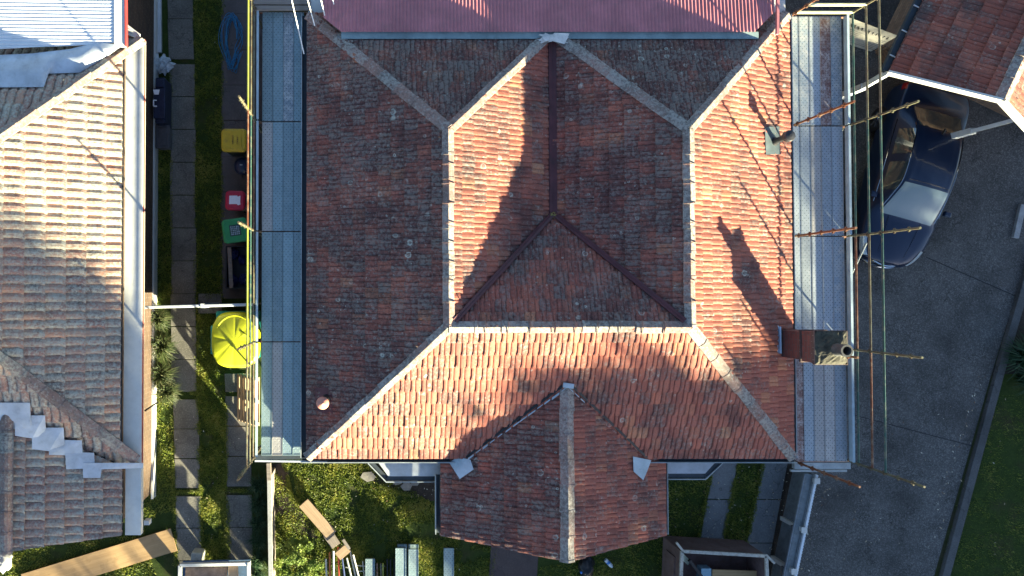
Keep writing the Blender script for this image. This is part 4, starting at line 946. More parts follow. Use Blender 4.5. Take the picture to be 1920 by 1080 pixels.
# ================================================================== CAR
hd = Vector((-.27,-.96,0)).normalized(); nose = P(1652,494,.55); cc = nose-hd*2.28
CM = Matrix.Translation((cc.x,cc.y,.016)) @ Matrix.Rotation(math.atan2(hd.y,hd.x), 4, 'Z')
car = thing('parked_car', 'glossy dark navy sedan parked on the driveway behind the scaffold rails', 'car', (cc.x,cc.y,0.016))
NAVY = NT('navy_car_paint').done((.010,.020,.048), .30, None, metal=.2, spec=.25, coat=.22)
GLASS = NT('car_glass').done((.03,.045,.05), .05, None, spec=1.0)
GLASS_SKY = NT('windscreen_sky_sheen').done((.115,.155,.17), .06, None, spec=1.0)  # paler than the other glass: sky reflection put into the base colour
LENS = NT('headlight_lens').done((.42,.47,.50), .15, None, metal=.3, spec=1.0)
CHROME = NT('chrome').done((.62,.63,.65), .12, None, metal=1)
#        x,   wb,  zlow, zshoulder, wr,  zr
ST = [(2.30,.30,.32,.56,.20,.60),(2.24,.52,.24,.61,.34,.68),(2.08,.70,.20,.67,.46,.745),(1.78,.83,.20,.75,.57,.82),(1.45,.885,.20,.80,.64,.87),(1.15,.90,.20,.86,.68,.935),
      (.75,.90,.20,.90,.62,1.19),(.40,.90,.20,.92,.56,1.37),(0,.90,.20,.93,.56,1.43),(-.5,.90,.20,.94,.56,1.43),(-.95,.90,.20,.95,.55,1.37),(-1.35,.895,.20,.97,.60,1.17),(-1.70,.89,.20,.98,.64,1.02),
      (-2.0,.86,.22,.96,.66,1.00),(-2.2,.80,.28,.90,.60,.97),(-2.28,.66,.36,.80,.5,.88)]
def cr(a, b, c, d, t): return .5*((2*b)+(-a+c)*t+(2*a-5*b+4*c-d)*t*t+(-a+3*b-3*c+d)*t**3)
def dense(L, n):
    out = []
    for i in range(len(L)-1):
        a, b, c, d = L[max(0,i-1)], L[i], L[i+1], L[min(len(L)-1,i+2)]
        for k in range(n): out.append(tuple(cr(a[j],b[j],c[j],d[j],k/n) for j in range(len(b))))
    out.append(L[-1]); return out
STD = dense(ST, 5)
def section(st):
    x, wb, zl_, zs_, wr, zr = st; c = [(wb*.86,zl_),(wb*.98,zl_+.16),(wb,zs_-.26),(wb*.985,zs_-.12),(wb*.93,zs_),(wr+(wb*.93-wr)*.12,zr-(zr-zs_)*.10),(wr*.7,zr+.015),(wr*.35,zr+.03),(0,zr+.035)]
    return [(x, y, z) for y, z in dense(c, 4)]
grid = [section(s) for s in STD]; K = len(grid[0])
full = [[(x,-y,z) for x, y, z in row]+[(x,y,z) for x, y, z in row[-2::-1]] for row in grid]; KF = len(full[0])
m = MB(CM); m.add([v for r_ in full for v in r_], [(i*KF+j, i*KF+j+1, (i+1)*KF+j+1, (i+1)*KF+j) for i in range(len(full)-1) for j in range(KF-1)]+[tuple(range(KF)), tuple(range(len(full)*KF-1, (len(full)-1)*KF-1, -1))])
body = m.build('body', NAVY, car, smooth=True)
bm = bmesh.new(); bm.from_mesh(body.data); bmesh.ops.recalc_face_normals(bm, faces=bm.faces[:]); bm.to_mesh(body.data); bm.free()
def patch(name, x0, x1, j0, j1, mat, off=.008, parent=None):
    """panel that follows the body surface between stations x0..x1 and section indices j0..j1"""
    idx = [i for i, s in enumerate(STD) if x1-.001 <= s[0] <= x0+.001]; m = MB(CM); vs = []
    for i in idx:
        for j in range(j0, j1+1):
            a = Vector(full[i][j]); u = Vector(full[i][min(KF-1,j+1)])-Vector(full[i][max(0,j-1)]); v = Vector(full[min(len(full)-1,i+1)][j])-Vector(full[max(0,i-1)][j]); n = u.cross(v)
            if n.dot(a-Vector((a.x,0,.6))) < 0: n = -n
            vs.append(a+n.normalized()*off)
    k = j1-j0+1; m.add(vs, [(a*k+b, a*k+b+1, (a+1)*k+b+1, (a+1)*k+b) for a in range(len(idx)-1) for b in range(k-1)]); return m.build(name, mat, parent or car, smooth=True)
patch('windscreen', 1.15, .40, 21, KF-22, GLASS_SKY)
patch('rear_window', -.98, -1.62, 21, KF-22, GLASS)
for s in (0, 1):
    j0, j1 = (17, 20) if s == 0 else (KF-21, KF-18)
    patch('side_window', .62, -.18, j0, j1, GLASS); patch('side_window', -.24, -1.02, j0, j1, GLASS)
    jj = 16 if s == 0 else KF-17
    m = MB(CM); pts = [Vector(full[i][jj])*1.0+Vector((0,(-1 if s == 0 else 1)*.006,.006)) for i, st in enumerate(STD) if -1.25 <= st[0] <= .95]; m.path(pts, .009, 5); m.build('chrome_trim', CHROME, car)
    jj = 20 if s == 0 else KF-21
    m = MB(CM); pts = [Vector(full[i][jj])+Vector((0,0,.012)) for i, st in enumerate(STD) if -1.15 <= st[0] <= 1.1]; m.path(pts, .008, 5); m.build('roof_trim', CHROME, car)
    patch('headlight', 2.20, 1.78, *( (14,18) if s == 0 else (KF-19,KF-15) ), LENS, .012)
    patch('tail_light', -1.98, -2.22, *( (12,16) if s == 0 else (KF-17,KF-13) ), weathered('red_lens', (.25,.01,.01), .1, .2, 5), .012)
    sy = -1 if s == 0 else 1
    m = MB(CM); m.box((.70,sy*.86,.93), (.84,sy*1.03,1.03)); m.build('mirror', NAVY, car, bevel=.03)
    for wx in (1.42, -1.36):
        m = MB(CM); m.tube((wx,sy*.70,.32), (wx,sy*.905,.32), .325, 28); wh = m.build('wheel', BLACK, car)
        m = MB(CM)
        for k in range(7): a = k*2*math.pi/7; m.bar((wx,sy*.915,.32), (wx+.22*math.cos(a),sy*.915,.32+.22*math.sin(a)), .05, .02, up=(0,1,0))
        m.tube((wx,sy*.90,.32), (wx,sy*.93,.32), .05, 12); m.build('rim', CHROME, wh)
m = MB(CM); m.path([Vector((2.33-.75*y*y,y,.62-.05*y*y)) for y in [-.36+.06*i for i in range(13)]], .024, 6); m.path([Vector((2.36-.62*y*y,y,.44)) for y in [-.65+.13*i for i in range(11)]], .035, 6); m.build('grille', CHROME, car)
m = MB(CM); m.path([Vector((1.13-.35*y*y*.6, y, .955-.05*abs(y))) for y in [-.66+.11*i for i in range(13)]], .022, 5); m.path([Vector((1.06+.05*i/6,-.5+.1*i,.985)) for i in range(6)], .008, 4); m.path([Vector((1.0+.06*i/6,.05+.1*i,.985)) for i in range(6)], .008, 4); m.build('wiper', BLACK, car)
for s in (-1, 1): m = MB(CM); m.path([Vector((1.05-(-.2*i), s*(.42-.018*i), .925+.035-.0*i-(.02*i+.0035*i*i))) for i in range(6)], .007, 4); m.build('bonnet_crease', NAVY, car)
m = MB(CM); m.bar((-.92,0,1.42), (-1.05,0,1.47), .03, .05); m.build('roof_antenna', BLACK, car)
m = MB(CM); m.box((-2.335,-.3,.58), (-2.30,.3,.70)); m.build('number_plate', GREYW, car)
m = MB(CM); m.path([Vector(full[i][j])+Vector((0,0,.004)) for i, st in enumerate(STD) if abs(st[0]-.30) < .06 for j in range(22, KF-22)][:KF-44], .005, 4); m.build('roof_seam', BLACK, car)

# ================================================================== YARD OBJECTS
def board(name, label, cat, a, b, wpx, z, th, mat, grp=None, tilt=0):
    p, q = P(*a, z), P(*b, z+tilt); m = MB(); d = (q-p).length; ang = math.atan2((q-p).y, (q-p).x)
    M = Matrix.Translation((p+q)/2-Vector((0,0,th))) @ Matrix.Rotation(ang, 4, 'Z') @ Matrix.Rotation(-math.atan2(tilt, d), 4, 'Y')
    m.box((-d/2,-wpx/2,0), (d/2,wpx/2,th)); o = m.build(name, mat, None, bevel=.004, loc=(0,0,0)); o.matrix_world = M
    return tag(o, label, cat, grp)
board('plywood_sheet', 'long pale plywood sheet lying on the grass in the lower left corner', 'plywood', (45,1098), (326,1012), .60, .10, .03, PLY)
board('timber_plank', 'thick sunlit timber plank lying diagonally on the lawn', 'plank', (569,943), (622,1004), .30, .30, .06, TIMB)
board('timber_plank', 'dark timber offcut at the lower end of the diagonal plank', 'plank', (614,1000), (630,1024), .26, .18, .05, TIMBG)
board('timber_block', 'small square sunlit timber block on the scaffold tube pile', 'wood block', (633,1044), (652,1028), .22, .38, .10, TIMB)
board('timber_plank', 'thin timber batten leaning behind the small square block', 'plank', (643,1012), (655,1030), .07, .42, .05, TIMBG)
# loose metal planks on the lawn
def lawn_plank(x0, x1, y0, z, label, grp, mat='blue'):
    a, b = P(x0,y0,z), P(x1,y0,z); w_ = (b.x-a.x)/2; L = 1.2; m = MB(); m.box((-w_,-L,0), (w_,L,.05)); m.box((-w_,-L,.05), (-w_+.012,L,.062)); m.box((w_-.012,-L,.05), (w_,L,.062))
    o = m.build('scaffold_plank', PK[mat], None, loc=(0,0,0)); o.location = ((a.x+b.x)/2, a.y-L, z-.05); return tag(o, label, 'scaffold plank', grp)
gp = 'loose metal planks lying on the front lawn'
lawn_plank(685, 703, 1048, .18, 'metal plank on the lawn beside the tube pile, leftmost of the loose planks', gp)
for k in range(3):
    lawn_plank(743.5+(2 if k < 2 else -2), 762+(1 if k < 2 else -1), 1021+(0 if k < 2 else 7), .12+.11*k, 'galvanised plank, %s of the left stack in the middle of the lawn' % ['lowest','middle','topmost'][k], gp, 'blue')
    lawn_plank(766, 784.5, 1021+(0 if k < 2 else 9), .12+.11*k, 'galvanised plank, %s of the right stack in the middle of the lawn' % ['lowest','middle','topmost'][k], gp, 'blue')
lawn_plank(832, 851, 1028, .10, 'single perforated metal plank lying by the porch corner, rightmost of the loose planks', gp)
# loose tubes
TC = [(611,1048,613,1100,'white'),(618,1036,619,1100,'orange'),(625,1033,626,1100,'white'),(634,1026,637,1100,'red'),(641,1040,648,1100,'blue'),(650,1046,663,1100,'grey'),(656,1032,671,1100,'grey'),(662,1040,677,1100,'white')]
mats = {'white': WHITE, 'orange': weathered('orange_tube', (.45,.14,.04), .2, .5, 6), 'red': weathered('red_orange_tube', (.50,.07,.03), .2, .5, 6), 'blue': weathered('dark_blue_tube', (.03,.05,.14), .2, .5, 6), 'grey': T_GALV}
for i, (a, b, c, d, k) in enumerate(TC):
    m = MB(); z = .14+.04*(i % 3); m.tube(P(a,b,z), P(c,d,z-.03), .024, 10)
    if k == 'white' and i < 3: m.tube(P(a,b,z), P(a+.4,b+9,z), .027, 10)
    tag(m.build('scaffold_tube', mats[k], None), '%s scaffold tube, %s from the left in the pile beside the shrub' % (k, ['first','second','third','fourth','fifth','sixth','seventh','eighth'][i]), 'scaffold tube', 'loose scaffold tubes piled beside the shrub')
m = MB()
for (a, b) in (((666,1060),(690,1062)),((672,1071),(684,1071)),((680,1052),(684,1090)),((689,1046),(690,1090)),((648,1063),(658,1066))): m.tube(P(*a,.12), P(*b,.12), .014, 6)
tag(m.build('scaffold_bracket', T_GALV, None), 'tangle of small steel brackets right of the tube pile', 'bracket')
for i, (x, k) in enumerate(((707,T_RUST),(714,T_WARM),(718,T_YEL),(726,BLACK),(732,BLACK),(739,BLACK))):
    m = MB(); y0 = 1056 if i < 3 else 1048; m.bar(P(x,y0,.16), P(x+.5,1105,.16), .035, .05)
    if i == 1: m.bar(P(712,1061,.16), P(722,1061,.16), .03, .04)
    tag(m.build('scaffold_ledger', k, None), '%s ledger bar, %s from the left between the metal planks on the lawn' % (['rusty brown','olive','yellow','black','black','black'][i], ['first','second','third','fourth','fifth','sixth'][i]), 'ledger bar', 'ledger bars lying between the loose planks')
# fence capped in white, front left
t = thing('fence', 'thin pale capped fence running down the left side of the front garden', 'fence', P(506,980,0))
m = MB(); a, b = P(505,898,.8), P(508,1100,.8); m.bar(a, b, .10, .05); m.build('cap_rail', weathered('pale_timber_cap', (.30,.30,.29), .12, .7, 4), t)
m = MB(); m.bar(a-Vector((0,0,.41)), b-Vector((0,0,.41)), .035, .76); m.build('paling', TIMBG, t)
m = MB(); m.bar(P(504,868,.9), P(505,900,.9), .10, .10); m.box((a.x-.05,a.y-.02,0), (a.x+.05,a.y+.08,.86)); m.build('post', TIMBG, t)
# white picket style fence on the right
t = thing('fence', 'low white panel fence, inner face coloured as in shade, with square caps between the garden bed and the driveway', 'fence', P(1490,980,0))
fa, fb = P(1531,890,.85), P(1486,1105,.85)
m = MB(); m.bar(fa, fb, .055, .05); m.build('cap_rail', weathered('bright_cap', (.62,.66,.70), .08, .5, 4), t)
m = MB(); m.bar(fa-Vector((.05,0,.42)), fb-Vector((.05,0,.42)), .03, .78); m.bar(fa-Vector((.13,0,.07)), fb-Vector((.13,0,.07)), .17, .03); m.build('panel', weathered('shaded_panel_paint', (.17,.19,.20), .2, .6, 5, dirt_amt=.5), t)  # panel and rail greys stand in for the white fence's shaded inner face
m = MB(); m.bar(fa-Vector((.23,0,.09)), fb-Vector((.23,0,.09)), .035, .05); m.build('rail', weathered('shaded_rail_paint', (.24,.26,.28), .2, .6, 5), t)
n = 40; m = MB()
for i in range(n): c = fa.lerp(fb, (i+.5)/n); m.box((c.x+.02,c.y-.012,c.z-.04), (c.x+.055,c.y+.012,c.z+.0))
m.build('picket', weathered('picket_paint', (.58,.62,.66), .1, .5, 4), t)
for px, py in ((1532,902),(1508,994),(1489,1072)):
    c = P(px,py,.92); m = MB(); m.box((c.x-.05,c.y-.05,0), (c.x+.05,c.y+.05,.90)); m.box((c.x-.07,c.y-.07,.90), (c.x+.07,c.y+.07,.93)); m.build('post', WHITE, t)
    m = MB(); f = P(px-40,py+8,0); m.bar((c.x-.1,c.y,.60), (f.x,f.y,.40), .06, .04); m.tube((f.x,f.y,.0), (f.x,f.y,.40), .07, 12); m.build('stay', GREYP, t)
# skip bin
t = thing('skip_bin', 'rusty open steel skip holding a plywood sheet at the bottom edge', 'skip', P(1355,1075,0))
ZK = 1.1; c4 = [P(1278,1033,ZK), P(1436,1042,ZK), P(1440,1140,ZK), P(1274,1140,ZK)]
RUSTY = weathered('rusted_skip_steel', (.13,.085,.08), .3, .8, 4, dirt=(.10,.035,.015), dirt_amt=.7)
m = MB()
for a, b in zip(c4, c4[1:]+c4[:1]): m.bar(a-Vector((0,0,.5)), b-Vector((0,0,.5)), .04, 1.0)
m.slab3([v-Vector((0,0,.85)) for v in c4], .04); m.build('body', RUSTY, t)
m = MB()
for a, b in zip(c4, c4[1:]+c4[:1]): m.bar(a+Vector((0,0,.01)), b+Vector((0,0,.01)), .075, .05)
m.bar(P(1268,1017,ZK+.05), P(1280,1032,ZK+.02), .05, .05); m.bar(P(1436,1040,ZK), P(1452,1056,ZK), .05, .05); m.build('rim', weathered('chipped_rim_paint', (.36,.35,.31), .2, .6, 9, dirt=(.14,.05,.025), dirt_amt=.9), t)
m = MB(); m.slab3([P(1279,1036,.95), P(1295,1052,.5), P(1290,1060,.5), P(1279,1050,.95)], .02); m.build('gusset', weathered('green_grey_steel', (.30,.34,.27), .2, .6, 6), t)
m = MB(); m.bar(P(1292,1050,.8), P(1316,1082,.75), .07, .07); m.build('lift_bar', BLACK, t)
m = MB(); m.bar(P(1262,1038,.6), P(1258,1100,.6), .14, .5); m.build('side_pocket', RUSTY, t)
m = MB(); m.prism([P(1336,1068,.7),P(1426,1071,.7),P(1428,1130,.7),P(1334,1130,.7)], .66, .70); tag(m.build('plywood_sheet', PLY, None), 'yellowish plywood sheet lying inside the rusty skip', 'plywood')
m = MB(); m.prism([P(1315,1066,.75),P(1334,1066,.75),P(1334,1090,.75),P(1314,1090,.75)], .5, .75); tag(m.build('plastic_tub', weathered('pale_blue_plastic', (.22,.36,.44), .15, .5, 8), None, bevel=.01), 'small pale blue tub inside the skip beside the plywood', 'tub')
# white framed trailer bed, bottom left
t = thing('trailer', 'white framed trailer tray with brown boards at the bottom edge below the path', 'trailer', P(402,1090,0))
ZQ = .8; q4 = [P(338,1059,ZQ), P(466,1056,ZQ), P(468,1130,ZQ), P(336,1130,ZQ)]
m = MB()
for a, b in zip(q4, q4[1:]+q4[:1]): m.bar(a, b, .08, .10)
m.box((q4[1].x-.02,q4[1].y-.07,ZQ-.05), (q4[1].x+.05,q4[1].y+.05,ZQ+.07)); m.build('frame', WHITE, t, bevel=.008)
m = MB(); m.slab3([v-Vector((0,0,.22)) for v in q4], .04); m.build('tray', weathered('blue_tray', (.05,.09,.16), .2, .6, 5), t)
m = MB(); m.slab3([P(348,1064,.65),P(426,1064,.65),P(426,1110,.65),P(346,1110,.65)], .03); m.build('board', BROWNPL, t)
m = MB(); m.slab3([P(428,1062,.7),P(446,1062,.7),P(448,1110,.7),P(428,1110,.7)], .03); m.build('board', TIMB, t)
for s in (0, 1):
    c = P(345+112*s,1100,.25); m = MB(); m.tube((c.x-.08,c.y,.28), (c.x+.08,c.y,.28), .28, 20); m.build('wheel', BLACK, t)
# small white box with a dark cap
t = thing('water_container', 'small off-white plastic container with a dark cap standing on the path edge', 'container', P(374,1040,0))
m = MB(placed(374,1040,0,-6)); rings = [[(x*s, y*s, z) for x, y in rr_poly(.30,.36,.06)] for z, s in ((0,.96),(.03,1),(.30,1),(.34,.9))]; loft(m, rings); m.build('body', weathered('offwhite_plastic', (.42,.42,.38), .1, .5, 6), t)
m = MB(placed(374,1040,0,-6)); m.tube((.05,-.03,.34), (.05,-.03,.37), .035, 14); m.build('cap', GREYP, t)
m = MB(); vs, fs = blob(P(6,1052,.15), (.20,.26,.16), 3, .5, 4); m.add(vs, fs); vs, fs = blob(P(17,1044,.1), (.08,.12,.08), 2, .5, 2); m.add(vs, fs)
tag(m.build('rubbish_bag', weathered('white_bag', (.50,.50,.48), .1, .5, 8), None, smooth=True), 'white rubbish bag on the grass in the bottom left corner', 'bag')
t = thing('bottle', 'small blue and white plastic bottle lying on the lawn below the porch', 'bottle', P(1141,1055,0))
a, b = P(1135,1049,.06), P(1146,1061,.06); m = MB(); m.tube(a, b, .05, 12); m.tube(b, b+(b-a).normalized()*.04, .03, 10); m.build('body', weathered('white_blue_plastic', (.50,.56,.62), .1, .4, 8), t)
m = MB(); m.tube(a.lerp(b,.3), a.lerp(b,.6), .052, 12); m.build('band', weathered('blue_band', (.03,.16,.45), .1, .4, 8), t)
t = thing('rubbish_bag', 'black rubbish bag with a blue tie on the lawn under the porch edge', 'bag', P(1098,1062,0))
m = MB(); vs, fs = blob(P(1100,1062,.12), (.18,.30,.16), 3, .7, 8); m.add(vs, fs); m.build('bag', BLACK, t, smooth=True)
m = MB(); vs, fs = blob(P(1094,1073,.16), (.09,.05,.05), 2, .5, 1); m.add(vs, fs); m.build('tie', weathered('bright_blue_tie', (.03,.16,.50), .1, .4, 8), t)
m = MB()
for i, (px, py, s) in enumerate(((690,893,.20),(745,903,.13),(762,912,.16),(778,905,.12),(735,897,.14))):
    c = P(px,py,.03); m.prism([(c.x+s*math.cos(a+i), c.y+s*.7*math.sin(a+i)) for a in (0,1.1,2.3,3.3,4.6,5.5)], 0, .06)
tag(m.build('rubble', weathered('pale_rubble', (.24,.22,.19), .2, .9, 8), None), 'broken pale paving pieces in the soil below the left bay window', 'rubble', None, 'stuff')
m = MB(); m.bar(P(1917,384,.05), P(1903,446,.05), .14, .08); tag(m.build('edging_stone', weathered('pale_stone', (.30,.30,.30), .2, .8, 5), None), 'short pale edging stone beside the driveway at the right edge', 'stone')

# ================================================================== PLANTS
def leafmat(name, a, b, c=None, sub=.15):
    m = NT(name); at = m.attr('leaf_rand'); col = m.ramp(at, [(0, a), (.6, b), (1, c or b)])
    m.done(col, .55, None, spec=.3)
    tr = m.n('ShaderNodeBsdfTranslucent'); m.l(col, tr.inputs[0]); mx = m.n('ShaderNodeMixShader'); mx.inputs[0].default_value = .3
    out = m.t.nodes['Material Output']; m.l(m.b.outputs[0], mx.inputs[1]); m.l(tr.outputs[0], mx.inputs[2]); m.l(mx.outputs[0], out.inputs[0])
    return m.m
def with_rand(o, vals):
    a = o.data.attributes.new('leaf_rand', 'FLOAT', 'FACE'); a.data.foreach_set('value', vals); return o
L_TREE = leafmat('gum_leaf', (.03,.05,.015), (.06,.09,.03))
L_LIGHT = leafmat('shrub_leaf', (.06,.11,.015), (.16,.22,.03), (.26,.28,.06))
L_STRAP = leafmat('strap_leaf', (.025,.045,.015), (.06,.08,.025), (.13,.13,.06))
L_AGA = leafmat('agapanthus_leaf', (.015,.04,.015), (.03,.075,.03), (.07,.11,.05))
L_GRASS = leafmat('grass_blade', (.035,.065,.010), (.16,.20,.025), (.34,.31,.07))
BARK = weathered('tree_bark', (.12,.09,.07), .3, .9, 4)
def add_leaf(vs, fs, p, d, n, l, w):
    s = d.cross(n)
    if s.length < 1e-4: s = Vector((1,0,0))
    s = s.normalized()*w/2; k = len(vs); vs += [p, p+d*l*.5+s, p+d*l, p+d*l*.5-s]; fs.append((k,k+1,k+2,k+3))
def rv(rng):
    while True:
        v = Vector((rng.uniform(-1,1), rng.uniform(-1,1), rng.uniform(-1,1)))
        if 0 < v.length <= 1: return v
def tree(base, centre, rad, nclump, nleaf, ls, label, seed, squash=1):
    rng = random.Random(seed); t = thing('tree', label, 'tree', base, 'street trees beyond the lower right of the photo'); base = Vector(base); centre = Vector(centre)
    m = MB(); mid = base.lerp(centre, .5)+Vector((.2,.1,0)); m.path([base, mid, centre], .28, 9, .12); tips = []
    for k in range(9):
        d = rv(rng).normalized(); d.z = abs(d.z)*.7; e = centre+Vector((d.x*rad, d.y*rad, d.z*rad*squash))*.75; s = base.lerp(centre, rng.uniform(.5,1)); m.path([s, s.lerp(e,.5)+Vector((0,0,.3)), e], .09, 5, .025)
    m.build('trunk', BARK, t, smooth=True)
    vs, fs, rr = [], [], []
    for k in range(nclump):
        c = rv(rng); c = c.normalized()*(c.length**.45); c = centre+Vector((c.x*rad, c.y*rad, c.z*rad*squash)); cr_ = rng.uniform(.35,.75)*rad*.22; g0 = rng.random()
        for i in range(nleaf):
            q = c+rv(rng)*cr_; add_leaf(vs, fs, q, rv(rng).normalized(), rv(rng), ls*rng.uniform(.7,1.3), ls*.55); rr.append(min(1, max(0, g0*.6+rng.random()*.4)))
    mm = MB(); mm.add(vs, fs); with_rand(mm.build('crown', L_TREE, t), rr)
eu = Vector((-SUN_AZ.y, SUN_AZ.x, 0)); TE = math.tan(R(SUN_EL))
def suv(u, v, s): return Vector((SUN_AZ.x*s+eu.x*u, SUN_AZ.y*s+eu.y*u, v+s*TE))
def uv_tree(u, v, s, rad, ncl, nl, ls, label, seed, sq=1):
    c = suv(u, v, s); tree((c.x,c.y,0), c, rad, ncl, nl, ls, label, seed, sq)
uv_tree(2.5,-2.4,36,5.5, 1250,30,.36,'broad dense round street tree, largest of the trees beyond the lower right', 3)
uv_tree(9.3,-3.0,42,5.5, 430,20,.28,'loose round street tree right of the broad dense one', 5)
uv_tree(14.2,-4.2,33,5.2, 600,22,.32,'unseen round tree added between the loose one and the furthest right one for fuller shade', 16)  # extra crown added to fill out the shade over the right lawn
uv_tree(20,-4.5,32,5.5, 420,22,.30,'round street tree furthest to the right of the row', 6)
uv_tree(-7.9,4.2,48,3.75, 470,26,.27,'tall open gum tree at the left end of the street row', 8, .62)
blocker = thing('house', 'unseen brick house added across the street to keep low sun off the driveway', 'house', (suv(14,0,27).x, suv(14,0,27).y, 0))  # added out of view to block low sun from the driveway
m = MB(); b0, b1, b2, b3 = [suv(u, 0, s_) for u, s_ in ((5.2,26),(27,26),(27,33),(5.2,33))]; m.prism([b0,b1,b2,b3], 0, 2.9); m.build('wall', BRICK, blocker)
m = MB(); zr_ = -.55+29.5*TE; r0 = up(suv(5,0,29.5), zr_); r1 = up(suv(27.2,0,29.5), zr_)
for e0, e1_ in ((suv(5,0,25.6), suv(27.2,0,25.6)), (suv(5,0,33.4), suv(27.2,0,33.4))): m.add([up(e0,2.8), up(e1_,2.8), r1, r0], [(0,1,2,3)])
m.add([up(b0,2.8), up(b3,2.8), r0], [(0,1,2)]); m.add([up(b1,2.8), up(b2,2.8), r1], [(0,1,2)]); m.build('roof', TILE_BROWN, blocker)
uv_tree(-10.0,-.2,30,1.7, 60,22,.18,'small open street tree at the far left end of the row', 9)
uv_tree(-.2,-2.7,34,2.75, 240,24,.28,'unseen low hedge-like foliage added under the broad tree to shade the lawn', 19)  # hedge-like crown added low to stop sun leaking onto the front lawn
def strap(name, label, px, py, r, n, mat, seed, h=.45, wv=.022, grp=None, cat='plant'):
    rng = random.Random(seed); c = P(px,py,0); vs, fs, rr = [], [], []
    for i in range(n):
        a = rng.uniform(0, 2*math.pi); L = r*rng.uniform(.5,1.1); up_ = h*rng.uniform(.5,1.0); x0 = c+Vector((rng.uniform(-.08,.08), rng.uniform(-.08,.08), 0))
        d = Vector((math.cos(a), math.sin(a), 0)); s = Vector((-d.y,d.x,0))*wv*rng.uniform(.6,1.2); prev = None; g0 = rng.random()
        for k in range(5):
            t_ = k/4; p = x0+d*L*t_+Vector((0,0,up_*math.sin(min(1,t_*1.15)*math.pi*.75))); ww = s*(1-t_*.92)/2; i0 = len(vs); vs += [p-ww, p+ww]
            if k: fs.append((i0-2,i0-1,i0+1,i0)); rr.append(g0)
    m = MB(); m.add(vs, fs); o = with_rand(m.build(name, mat, None), rr); return tag(o, label, cat, grp)
for i, (px, py, r) in enumerate(((301,598,.34),(308,648,.42),(306,700,.40),(318,732,.34))):
    strap('tussock_plant', ['topmost tussock plant beside the left wall, just below the gate', 'second tussock plant from the gate beside the left wall', 'third tussock plant from the gate beside the left wall', 'lowest tussock plant beside the left wall, where the sun reaches the path'][i], px, py, r*1.15, 340, L_STRAP, i+1, .42, .022, 'tussock plants along the left wall')
for i, py in enumerate((905,940,975,1010,1045,1078)):
    strap('tussock_plant', '%s dark tussock plant from the top, between the path and capped fence' % ['first','second','third','fourth','fifth','sixth'][i], 486, py, .30, 220, L_AGA, i+30, .35, .018, 'dark tussock plants along the path')
for i, (px, py, r) in enumerate(((1895,668,.62),(1912,708,.55),(1925,640,.5))):
    strap('agapanthus_plant', ['largest strappy green plant at the driveway edge on the right', 'strappy green plant lowest in the right garden bed', 'strappy green plant highest in the right garden bed at the photo edge'][i], px, py, r, 150, L_AGA, i+50, .6, .055, 'strappy plants in the right garden bed')
def shrub(label, px, py, rx, ry, h, n, ls, mat, seed):
    rng = random.Random(seed); c = P(px,py,0); t = thing('shrub', label, 'shrub', c); m = MB()
    vs, fs, rr = [], [], []
    cl = []
    for k in range(46):
        q = rv(rng); q = q.normalized()*q.length**.5; cl.append((c+Vector((q.x*rx, q.y*ry, h*(.45+.5*abs(q.z)))), rng.random(), rng.uniform(.06,.13)))
    for k in range(12): e = cl[k][0]; m.tube(c, e, .012, 5, .005)
    m.build('stem', BARK, t)
    for q, g0, rad in cl:
        for i in range(n//46):
            p = q+rv(rng)*rad; d = rv(rng).normalized(); d.z *= .5; add_leaf(vs, fs, p, d.normalized(), Vector((0,0,1))+rv(rng)*.5, ls*rng.uniform(.6,1.3), ls*.6); rr.append(min(1, g0*.55+rng.random()*.45))
    m = MB(); m.add(vs, fs); with_rand(m.build('foliage', mat, t), rr)
shrub('bright green leafy shrub with pale flowers beside the scaffold tube pile', 560, 1045, .62, .62, .7, 9000, .055, L_LIGHT, 3)
# lawn blades (one mass) and leaf litter
def inside(x, y, poly):
    c = False; n = len(poly)
    for i in range(n):
        x1, y1 = poly[i]; x2, y2 = poly[(i+1)%n]
        if (y1 > y) != (y2 > y) and x < (x2-x1)*(y-y1)/(y2-y1)+x1: c = not c
    return c
def blades(name, polys, seed, hgt=.05):
    rng = random.Random(seed); vs, fs, rr = [], [], []
    for poly, n in polys:
        xs_ = [a for a, b in poly]; ys_ = [b for a, b in poly]; k = 0
        while k < n:
            x, y = rng.uniform(min(xs_), max(xs_)), rng.uniform(min(ys_), max(ys_)); k += 1
            if not inside(x, y, poly): continue
            p = P(x, y, 0); nn = noise.noise(Vector((p.x*1.7, p.y*1.7, 0)))+.5*noise.noise(Vector((p.x*7, p.y*7, 3)))
            if nn < -.38+rng.uniform(-.1,.1): continue
            d = Vector((rng.uniform(-1,1), rng.uniform(-1,1), rng.uniform(.35,1.3))).normalized(); l = hgt*rng.uniform(.6,1.7)*(1+nn*.6); s = Vector((d.y,-d.x,0)).normalized()*rng.uniform(.008,.016)
            i0 = len(vs); vs += [p-s, p+s, p+d*l]; fs.append((i0,i0+1,i0+2)); rr.append(min(1, max(0, .45+nn*.6+rng.uniform(-.3,.3))))
    m = MB(); m.add(vs, fs); return tag(with_rand(m.build(name, L_GRASS, None), rr), kind='stuff')
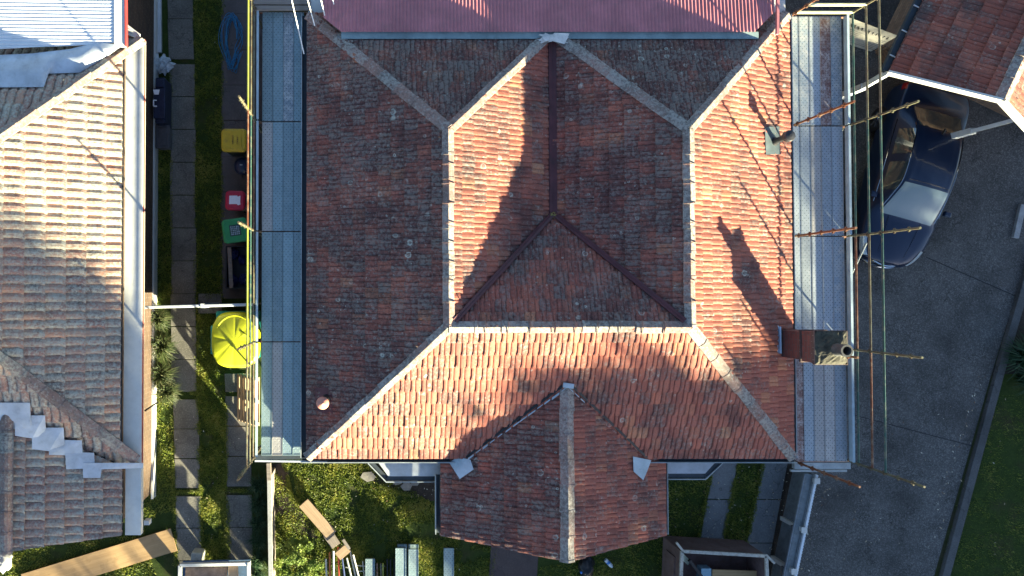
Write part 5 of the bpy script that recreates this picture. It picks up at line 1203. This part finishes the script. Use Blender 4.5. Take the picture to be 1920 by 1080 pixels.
blades('grass', [([(510,870),(600,990),(540,1100),(510,1100)], 9000), ([(545,868),(700,868),(820,950),(822,1003),(930,1030),(920,1100),(540,1100),(600,1000),(560,940)], 52000), ([(1240,895),(1340,870),(1300,1100),(1010,1100),(1010,1062),(1065,1055),(1238,1005)], 16000),
    ([(1384,868),(1434,868),(1388,1100),(1342,1100)], 7000), ([(294,740),(326,740),(328,960),(296,960),(270,1000),(300,1100),(0,1100),(0,1036),(245,1003),(290,900)], 34000),
    ([(370,740),(424,740),(426,1080),(376,1080)], 16000), ([(1862,740),(1990,740),(1990,1110),(1760,1110)], 16000), ([(368,590),(422,590),(422,740),(370,740)], 6000), ([(366,-20),(416,-20),(416,560),(370,560)], 14000), ([(290,250),(320,250),(322,560),(290,560)], 5000)], 5)
def litter(name, areas, seed, cols):
    rng = random.Random(seed); m = MB()
    for (x0,y0,x1,y1,n,sz,slant) in areas:
        for i in range(n):
            t_ = rng.random(); y = y0+(y1-y0)*t_; x = rng.uniform(x0, x1)+slant*t_; p = P(x,y,.035+rng.uniform(0,.02)); a = rng.uniform(0,6.28); d = Vector((math.cos(a),math.sin(a),rng.uniform(-.1,.3))); s = Vector((-d.y,d.x,rng.uniform(-.2,.2)))
            l = sz*rng.uniform(.5,1.2); w_ = l*rng.uniform(.25,.5); m.cur = rng.randrange(3); m.add([p-d*l/2, p-s*w_/2, p+d*l/2, p+s*w_/2], [(0,1,2,3)])
    return tag(m.build(name, cols, None), kind='stuff')
def fringe(lines, seed):
    rng = random.Random(seed); vs, fs, rr = [], [], []
    for (x0,y0,x1,y1,n) in lines:
        for i in range(n):
            t_ = rng.random(); x = x0+(x1-x0)*t_; y = y0+(y1-y0)*t_; g = noise.noise(Vector((x*.05,y*.05,seed)))
            if g < -.1+rng.uniform(-.2,.2): continue
            p = P(x+rng.gauss(0,1.6+2.5*max(0,g)), y+rng.gauss(0,1.5), .02); d = Vector((rng.uniform(-1,1), rng.uniform(-1,1), rng.uniform(.3,1))).normalized(); s_ = Vector((d.y,-d.x,0)).normalized()*.010; l = rng.uniform(.03,.08)
            i0 = len(vs); vs += [p-s_, p+s_, p+d*l]; fs.append((i0,i0+1,i0+2)); rr.append(rng.random())
    m = MB(); m.add(vs, fs); return tag(with_rand(m.build('grass', L_GRASS, None), rr), kind='stuff')
fringe([(322,735,331,1060,3000),(371,745,379,1020,3000),(423,742,428,1060,3000),(320,737,372,737,900),(328,922,376,922,900),(424,920,474,920,700),(320,120,322,560,1800),(366,0,369,735,3000),(416,0,416,560,1600),
    (1338,862,1300,1060,2200),(1384,868,1345,1060,2200),(1430,868,1390,1060,2200),(536,868,545,930,1500),(545,930,590,985,1500),(590,985,600,1010,700),(1866,715,1764,1085,2600),(700,905,770,930,800),(295,560,297,930,1500)], 3)
LC = [weathered('dead_leaf_tan', (.36,.28,.18), .2, .8, 9), weathered('dead_leaf_brown', (.16,.09,.05), .2, .8, 9), weathered('dead_leaf_pale', (.50,.46,.36), .2, .8, 9)]
litter('leaf_litter', [(1345,870,1435,1020,60,.06,-30),(1500,900,1560,1075,42,.07,-40),(1560,880,1830,1075,26,.07,-60),(1835,700,1850,960,46,.06,-88),(1440,880,1500,1060,60,.06,-30),(700,880,815,935,30,.05,0),
    (560,880,900,1075,40,.05,0),(330,760,470,1050,40,.05,0),(1250,900,1340,1020,26,.05,-20),(1870,740,1918,1070,12,.07,-40),(372,20,412,560,16,.04,0),(1600,700,1840,870,10,.06,0),(1440,245,1500,330,1,.01,0)], 4, LC)
